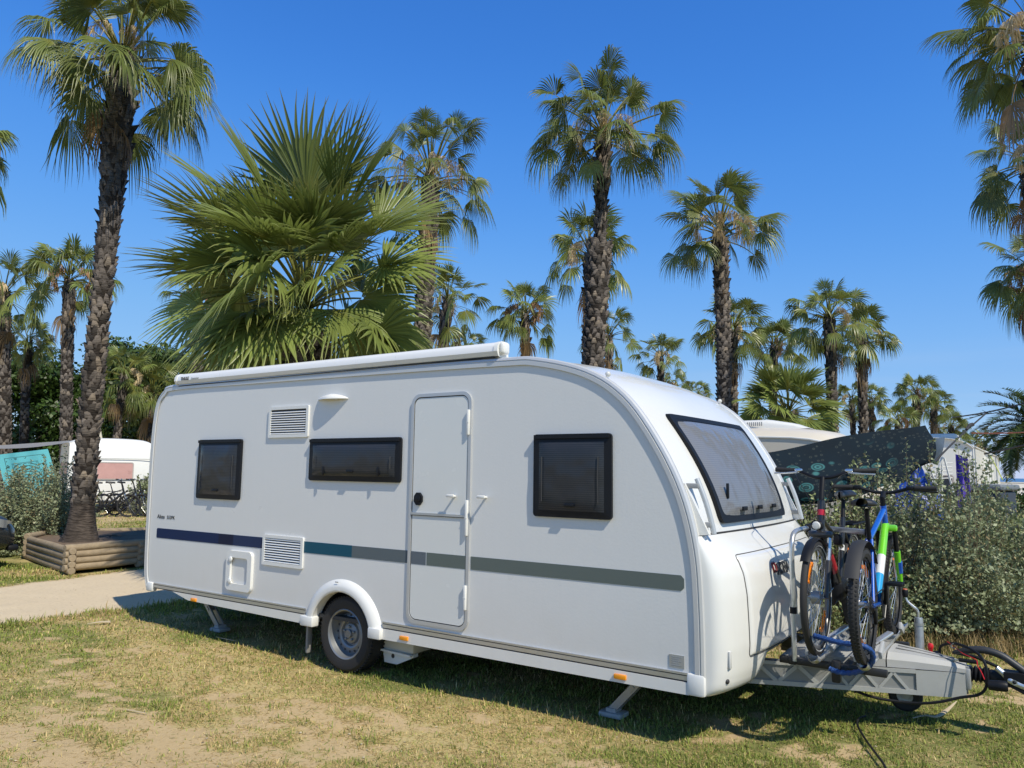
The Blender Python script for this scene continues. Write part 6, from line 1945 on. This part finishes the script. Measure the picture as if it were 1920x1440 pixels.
far_caravan('second white caravan roof beyond the cream caravan', (pe2[0], 11.6, 0), 0, 5.4, 2.2, 2.40, (.80, .80, .78), .5, .35, name='white_caravan')
# white caravans by the right edge
def facing(px, d, nose, Wc):
    """origin of a caravan whose nose points along `nose` and whose right front corner stands at px"""
    g = on_ground(px, d); a_ = atan2(nose[1], nose[0]); return (g[0] + Wc * sin(a_), g[1] - Wc * cos(a_), 0), a_
o0, a0_ = facing(1824, 15.2, (.0, -1), 2.15)
wc = far_caravan('white caravan with a dark corner seam, its end just beyond the purple towel', o0, a0_, 4.6, 2.15, 2.42, (.74, .73, .68), .16, .3, end_win=(.35, 1.8, 1.1, 1.68), name='white_caravan', rim=(.20, .20, .20))
b = MB(); b.rbox((-.9, 1.45, 2.47), (.8, .8, .14), .05, 3); b.build('roof_hatch', M_plast, wc)
o1, a1_ = facing(1858, 18.5, (.0, -1), 2.0)
far_caravan('small white caravan showing a narrow strip beyond the white one with dark seam', o1, a1_, 3.8, 2.0, 2.36, (.74, .76, .76), .16, .3, end_win=(1.2, 1.8, 1.1, 1.6), name='white_caravan', rim=(.20, .20, .20))

# dark patterned tarp
def tarp_mat():
    m = bpy.data.materials.new('dark_batik_cloth'); m.use_nodes = True
    nt = m.node_tree; N = nt.nodes; L = nt.links; b = N['Principled BSDF']; b.inputs['Roughness'].default_value = .85; b.inputs['Specular IOR Level'].default_value = .12
    uv = N.new('ShaderNodeUVMap')
    def vor(sc, seedoff):
        mp = N.new('ShaderNodeMapping'); mp.inputs['Location'].default_value = (seedoff, seedoff, 0); L.new(uv.outputs[0], mp.inputs['Vector'])
        v = N.new('ShaderNodeTexVoronoi'); v.inputs['Scale'].default_value = sc; v.inputs['Randomness'].default_value = .55; L.new(mp.outputs[0], v.inputs['Vector']); return v.outputs['Distance']
    def ramp(s, stops):
        r = N.new('ShaderNodeValToRGB'); r.color_ramp.interpolation = 'EASE'
        e = r.color_ramp.elements
        while len(e) > 1: e.remove(e[-1])
        e[0].position = stops[0][0]; e[0].color = (*[stops[0][1]] * 3, 1)
        for p, c in stops[1:]:
            x = e.new(p); x.color = (c, c, c, 1)
        L.new(s, r.inputs['Fac']); return r.outputs['Color']
    big = ramp(vor(4.6, .3), [(0, .9), (.07, .3), (.13, .1), (.19, 1), (.26, .2), (.33, .9), (.40, .0), (1, 0)])
    sm = ramp(vor(17, 2.1), [(0, .0), (.12, .0), (.20, .9), (.32, 0), (1, 0)])
    nz = N.new('ShaderNodeTexNoise'); nz.inputs['Scale'].default_value = 2.2; L.new(uv.outputs[0], nz.inputs['Vector'])
    sp = N.new('ShaderNodeSeparateXYZ'); L.new(uv.outputs[0], sp.inputs[0])
    # big rings in a band low on the cloth, small ones all over
    r1 = N.new('ShaderNodeMapRange'); r1.interpolation_type = 'SMOOTHSTEP'; r1.inputs['From Min'].default_value = 1.02; r1.inputs['From Max'].default_value = .8; L.new(sp.outputs[1], r1.inputs['Value'])
    r2 = N.new('ShaderNodeMapRange'); r2.interpolation_type = 'SMOOTHSTEP'; r2.inputs['From Min'].default_value = 1.9; r2.inputs['From Max'].default_value = 1.3; L.new(sp.outputs[0], r2.inputs['Value'])
    mu = N.new('ShaderNodeMath'); mu.operation = 'MULTIPLY'; L.new(r1.outputs[0], mu.inputs[0]); L.new(r2.outputs[0], mu.inputs[1])
    m2 = N.new('ShaderNodeMath'); m2.operation = 'MULTIPLY'; L.new(mu.outputs[0], m2.inputs[0]); L.new(big, m2.inputs[1])
    base = N.new('ShaderNodeMix'); base.data_type = 'RGBA'; base.inputs[6].default_value = (.013, .016, .020, 1); base.inputs[7].default_value = (.012, .027, .042, 1); L.new(nz.outputs['Fac'], base.inputs[0])
    c1 = N.new('ShaderNodeMix'); c1.data_type = 'RGBA'; L.new(base.outputs[2], c1.inputs[6]); c1.inputs[7].default_value = (.07, .22, .23, 1); L.new(m2.outputs[0], c1.inputs[0])
    m3 = N.new('ShaderNodeMath'); m3.operation = 'MULTIPLY'; L.new(sm, m3.inputs[0]); m3.inputs[1].default_value = .8
    c2 = N.new('ShaderNodeMix'); c2.data_type = 'RGBA'; L.new(c1.outputs[2], c2.inputs[6]); c2.inputs[7].default_value = (.07, .085, .08, 1); L.new(m3.outputs[0], c2.inputs[0])
    L.new(c2.outputs[2], b.inputs['Base Color'])
    t = N.new('ShaderNodeBsdfTranslucent'); L.new(c2.outputs[2], t.inputs['Color']); ms = N.new('ShaderNodeMixShader'); ms.inputs[0].default_value = .3
    L.new(b.outputs[0], ms.inputs[1]); L.new(t.outputs[0], ms.inputs[2]); L.new(ms.outputs[0], N['Material Output'].inputs['Surface'])
    return m
top_c = smooth_path([at(*q) for q in ((1405, 850, 7.9), (1440, 845, 8.1), (1520, 832, 8.5), (1600, 818, 8.9), (1680, 803, 9.2), (1735, 795, 9.5))], 6)
bot_c = smooth_path([at(*q) for q in ((1440, 960, 7.9), (1490, 950, 8.0), (1560, 940, 8.3), (1640, 918, 8.7), (1700, 898, 9.0), (1751, 868, 9.35))], 6)
def tarp(u, v):
    k = u * (len(top_c) - 1); i = min(int(k), len(top_c) - 2); q = k - i
    a = top_c[i] * (1 - q) + top_c[i + 1] * q; c = bot_c[i] * (1 - q) + bot_c[i + 1] * q
    p = a * v + c * (1 - v)
    sag = sin(pi * v) * (.16 + .06 * sin(5 * u + 1))
    return p - CF * sag + np.array([0, 0, -.05 * sin(pi * v) + .012 * sin(22 * u + 6 * v) * (1 - v) + .02 * sin(9 * u + 9 * v)]) + CF * (.05 * sin(15 * u - 6 * v) * (1.1 - v) + .035 * sin(31 * u + 3 * v) * (1 - v))
tm = tarp_mat()
o = uv_grid('sun_tarp', tarp, 60, 24, tm, su=2.3, sv=1.15)
tag(o, 'dark teal patterned cloth tarp slung on ropes behind the bicycles', 'tarp')
K = [at(*q) for q in ((1738, 822, 9.6), (1775, 819, 10.4), (1755, 866, 10.2), (1748, 870, 9.6))]
o = uv_grid('cloth_corner', lambda u, v: (K[0] * (1 - u) + K[1] * u) * v + (K[3] * (1 - u) + K[2] * u) * (1 - v) + CF * .06 * sin(4 * u + 3 * v), 12, 10, mat('pale_blue_cloth', (.09, .13, .19), .8, var=.3, vscale=25))
tag(o, 'small grey blue cloth corner behind the tip of the dark tarp', 'cloth')
# ropes
def rope(name, label, pts, r, m, cat='rope'):
    b = MB(); b.tube(smooth_path([at(*q) for q in pts], 4), r, 6); o = b.build(name, m, split=False); tag(o, label, cat, 'ropes strung between tarp and palms'); return o
M_rope = mat('dark_rope', (.03, .03, .034), .8); M_yr = mat('lime_cord', (.45, .50, .10), .7); M_or = mat('orange_cord', (.42, .14, .08), .7)
rope('guy_rope', 'dark rope rising from the lower tarp corner to the knotted strap', ((1750, 868, 9.35), (1800, 818, 10.8), (1850, 774, 12.2)), .012, M_rope)
rope('guy_rope', 'dark rope running level from the far palms to the knotted strap and out of frame', ((1786, 783, 14), (1850, 773, 12.2), (1925, 755, 10.9), (2010, 732, 9.8)), .011, M_rope)
rope('guy_rope', 'dark double rope at the height of the sea line by the right edge', ((1846, 851, 15), (1880, 844, 14), (1925, 834, 13), (2000, 818, 12)), .016, M_rope)
rope('guy_rope', 'thin orange cord strung toward the date palm', ((1822, 812, 22), (1870, 812.5, 21), (1925, 810, 20), (1990, 806, 19)), .018, M_or)
rope('guy_rope', 'lime cord slanting down from the small white caravan', ((1856, 853, 15), (1868, 876, 14.4), (1880, 900, 14)), .010, M_yr)
b = MB(); b.tube(smooth_path([at(*q) for q in ((1812, 806, 11.1), (1818, 798, 11.25), (1824, 796, 11.3))], 5), [.02] * 5 + [.03] * 6, 6)
o = b.build('strap_knot', M_rope, split=False); tag(o, 'bundled dark strap knot halfway up the tarp rope', 'knot', 'ropes strung between tarp and palms')

# laundry: purple towel, blue tent, white rack, bin
K = [at(*q) for q in ((1796, 852, 11.6), (1815, 862, 11.6), (1824, 945, 11.4), (1800, 955, 11.4))]
o = uv_grid('purple_towel', lambda u, v: (K[0] * (1 - u) + K[1] * u) * v + (K[3] * (1 - u) + K[2] * u) * (1 - v) + CF * (.05 * sin(14 * u + v) + .03 * sin(25 * u)), 24, 10, mat('purple_terry', (.115, .07, .42), .9, var=.12, vscale=6, bump=.3, bscale=120))
tag(o, 'purple towel hanging behind the bushes before the white caravan', 'towel')
bt = at(1718, 900, 11.5); t = thing('blue_tarpaulin', 'crumpled bright blue tarpaulin under the dark tarp tip', 'tarpaulin', (bt[0], bt[1], 0))
b = MB()
def btf(u, v):
    a = 2 * pi * u; r = .42 * (1 - v * .75) * (1 + .18 * sin(5 * a + 4 * v))
    return (cos(a) * r * .9, sin(a) * r * .7, 1.12 + .62 * v + .05 * sin(7 * a))
b.grid(btf, 40, 10); b.grid(lambda u, v: (.42 * .9 * cos(2 * pi * u), .42 * .7 * sin(2 * pi * u), 1.15 * v), 24, 2)
b.build('sheet', mat('blue_polythene', (.012, .06, .36), .4, var=.25, vscale=9, bump=.4, bscale=14), t, smooth=30, split=False)
wr = at(1765, 880, 11.2); t = thing('drying_rack', 'white tubular drying rack between the blue tarpaulin and the purple towel', 'drying rack', (wr[0], wr[1], 0))
def WL(px, py, d=11.2): return Vector(at(px, py, d)) - Vector((wr[0], wr[1], 0))
b = MB()
for a_, c_ in (((1766, 856), (1766, 960)), ((1766, 858), (1742, 940)), ((1770, 858), (1792, 940)), ((1733, 868), (1760, 930)), ((1738, 866), (1766, 930))): b.tube([WL(*a_), WL(*c_)], .014, 6)
b.build('legs', M_plast, t, split=False)
b = MB()
for k in range(5): b.tube([WL(1746, 870 + 7 * k), WL(1786, 868 + 7 * k)], .008, 5)
b.build('rails', M_plast, t, split=False)
gb = on_ground(1842, 12.6); t = thing('grey_bin', 'dark grey lidded plastic bin standing behind the bushes', 'bin', (gb[0], gb[1], 0), R_(-20))
b = MB(); b.rbox((0, 0, .72), (.72, .62, 1.4), .05); b.build('body', mat('bin_grey', (.035, .04, .05), .5), t)
b = MB(); b.rbox((0, 0, 1.47), (.80, .70, .10), .035, 3); b.rbox((0, -.33, 1.44), (.5, .06, .05), .015); b.build('lid', mat('bin_lid_grey', (.16, .18, .20), .5), t)
# white wall and hedge before the sea
w0 = on_ground(1835, 62); w1 = on_ground(2010, 60)
t = thing('white_wall', 'long low white wall before the sea beyond the hedge', 'wall', (w0[0], w0[1], 0), atan2(w1[1] - w0[1], w1[0] - w0[0]))
Lw = math.hypot(w1[0] - w0[0], w1[1] - w0[1])
b = MB(); b.box((Lw / 2, 0, .62), (Lw, .2, 1.24)); b.build('wall_panel', mat('white_render', (.76, .75, .73), .8, var=.06), t, smooth=0)
b = MB(); b.box((Lw / 2, 0, 1.27), (Lw + .1, .28, .06)); b.build('coping', mat('coping_white', (.7, .69, .66), .8), t, smooth=0)
shrub('hedge', 'dark clipped green hedge at the foot of the white wall', 'hedge', on_ground(1905, 34), 2.6, .7, 1.05, 260, 9000, 21, (.05, .095, .025), leaf=.14, shoots=0, foot=.9, rz=atan2(CR[1], CR[0]))
# things lying on the grass
def lying(name, label, cat, pts, rad, m, flat=.35):
    b = MB(); P = [onZ(x, y, 0) for x, y in pts]; P = [(p[0], p[1], float(terrain(np.array(p[0]), np.array(p[1]))) + dz) for p, dz in zip(P, rad[1])]
    sp_ = smooth_path(P, 5); rr = np.interp(np.linspace(0, 1, len(sp_)), np.linspace(0, 1, len(rad[0])), rad[0])
    b.tube(sp_, list(rr), 6, flat=flat); o = b.build(name, m, split=False); tag(o, label, cat); return o
M_dry = mat('dry_leaf_stalk', (.56, .46, .31), .7, var=.2)
lying('cable', 'black cable lying across the lawn at the bottom edge', 'cable', ((1624, 1362), (1611, 1372), (1609, 1385), (1622, 1405), (1640, 1428), (1658, 1450), (1670, 1475)), ([.006, .007, .007, .007], [.005, .03, .035, .03, .03, .03, .03]), mat('cable_rubber', (.012, .012, .013), .5), 1.0)
lying('dry_palm_stalk', 'pale curled dry leaf stalk on the lawn below the coupling', 'dry leaf', ((1712, 1375), (1735, 1374), (1757, 1378), (1775, 1370), (1796, 1357)), ([.006, .010, .014, .016, .003], [.02, .025, .03, .035, .05]), M_dry)
lying('dry_palm_stalk', 'straight dry leaf stalk on the lawn behind the caravan rear', 'dry leaf', ((163, 1174), (185, 1173), (207, 1172)), ([.006, .02, .03], [.02, .03, .03]), M_dry)
lying('dry_palm_stalk', 'thin tan stalk on the sandy lawn patch', 'dry leaf', ((233, 1335), (255, 1339), (276, 1342)), ([.003, .006, .004], [.012, .015, .014]), M_dry)
lying('dry_palm_stalk', 'thin dark stalk in the shade by the rear steady', 'dry leaf', ((405, 1197), (425, 1202), (445, 1206)), ([.004, .007, .003], [.03, .035, .03]), M_dry)
# ---------------------------------------------------------------- camera, sun, sky
cam = bpy.data.cameras.new('camera'); co = bpy.data.objects.new('camera', cam); COL.objects.link(co)
cam.sensor_fit = 'HORIZONTAL'; cam.sensor_width = 36.0; cam.lens = FPX / 1920 * 36.0
cam.clip_start = .1; cam.clip_end = 6000
mw = Matrix.Identity(4)
for i in range(3):
    mw[i][0] = CR[i]; mw[i][1] = CU[i]; mw[i][2] = -CF[i]; mw[i][3] = CAM[i]
co.matrix_world = mw
S.camera = co
SUN = Vector((.82, -.30, 1.0)).normalized()
sl = bpy.data.lights.new('sun', 'SUN'); sl.energy = 4.65; sl.angle = R_(.53); sl.color = (1.0, .925, .77)
so = bpy.data.objects.new('sun', sl); COL.objects.link(so)
so.rotation_euler = SUN.to_track_quat('Z', 'Y').to_euler()
w = bpy.data.worlds.new('World'); S.world = w; w.use_nodes = True
nt = w.node_tree; N = nt.nodes; L = nt.links
bg = N['Background']; sky = N.new('ShaderNodeTexSky'); sky.sky_type = 'NISHITA'; sky.sun_disc = False
sky.sun_elevation = math.asin(SUN.z); sky.sun_rotation = atan2(SUN.x, SUN.y)
sky.air_density = 1.0; sky.dust_density = 0.0; sky.ozone_density = 10; sky.altitude = 0
BGS = .12
# the clear deep blue of the photograph: the sky's own colours graded channel by channel
v1 = N.new('ShaderNodeVectorMath'); v1.operation = 'SCALE'; v1.inputs[3].default_value = .11
L.new(sky.outputs[0], v1.inputs[0])
hs = N.new('ShaderNodeRGBCurve'); cm = hs.mapping; cm.extend = 'EXTRAPOLATED'; cm.use_clip = False
for ci, pts in enumerate(([(.062, .046), (.089, .085), (.17, .205), (.241, .275), (.454, .43)], [(.144, .215), (.194, .30), (.348, .465), (.45, .525), (.64, .64)], [(.33, .68), (.43, .81), (.643, .90), (.716, .90), (.85, .92)])):
    c_ = cm.curves[ci]
    c_.points[0].location = (0, 0); c_.points[1].location = (1, max(.9, pts[-1][1] + .1))
    for p in pts: c_.points.new(*p)
cm.update()
L.new(v1.outputs[0], hs.inputs['Color'])
v2 = N.new('ShaderNodeVectorMath'); v2.operation = 'SCALE'; v2.inputs[3].default_value = 1 / BGS
L.new(hs.outputs[0], v2.inputs[0])
# thin bands of cloud low over the sea
tc = N.new('ShaderNodeTexCoord'); mp = N.new('ShaderNodeMapping'); mp.inputs['Scale'].default_value = (2.2, 2.2, 26)
nz = N.new('ShaderNodeTexNoise'); nz.inputs['Scale'].default_value = 1.6; nz.inputs['Detail'].default_value = 5
L.new(tc.outputs['Generated'], mp.inputs['Vector']); L.new(mp.outputs[0], nz.inputs['Vector'])
r1 = N.new('ShaderNodeMapRange'); r1.inputs['From Min'].default_value = .48; r1.inputs['From Max'].default_value = .72
L.new(nz.outputs['Fac'], r1.inputs['Value'])
sx = N.new('ShaderNodeSeparateXYZ'); L.new(tc.outputs['Generated'], sx.inputs[0])
r2 = N.new('ShaderNodeMapRange'); r2.inputs['From Min'].default_value = .16; r2.inputs['From Max'].default_value = .05
L.new(sx.outputs['Z'], r2.inputs['Value'])
mu = N.new('ShaderNodeMath'); mu.operation = 'MULTIPLY'; L.new(r1.outputs[0], mu.inputs[0]); L.new(r2.outputs[0], mu.inputs[1])
m3 = N.new('ShaderNodeMath'); m3.operation = 'MULTIPLY'; L.new(mu.outputs[0], m3.inputs[0]); m3.inputs[1].default_value = .35
mx = N.new('ShaderNodeMix'); mx.data_type = 'RGBA'; mx.inputs[7].default_value = (4.6, 5.4, 6.6, 1)
L.new(m3.outputs[0], mx.inputs[0]); L.new(v2.outputs[0], mx.inputs[6])
# unseen sky above the frame dimmed, blue most, to cut the ambient light
r5 = N.new('ShaderNodeMapRange'); r5.interpolation_type = 'SMOOTHSTEP'; r5.inputs['From Min'].default_value = .56; r5.inputs['From Max'].default_value = .95
L.new(sx.outputs['Z'], r5.inputs['Value'])
mz = N.new('ShaderNodeMix'); mz.data_type = 'RGBA'; mz.blend_type = 'MULTIPLY'; mz.inputs[7].default_value = (.72, .62, .45, 1)
L.new(r5.outputs[0], mz.inputs[0]); L.new(mx.outputs[2], mz.inputs[6])
L.new(mz.outputs[2], bg.inputs['Color']); bg.inputs['Strength'].default_value = BGS
vs_ = S.view_settings; vs_.view_transform = 'Standard'; vs_.look = 'None'; vs_.gamma = 1; vs_.exposure = 0.0
S.cycles.max_bounces = 6; S.cycles.transparent_max_bounces = 8
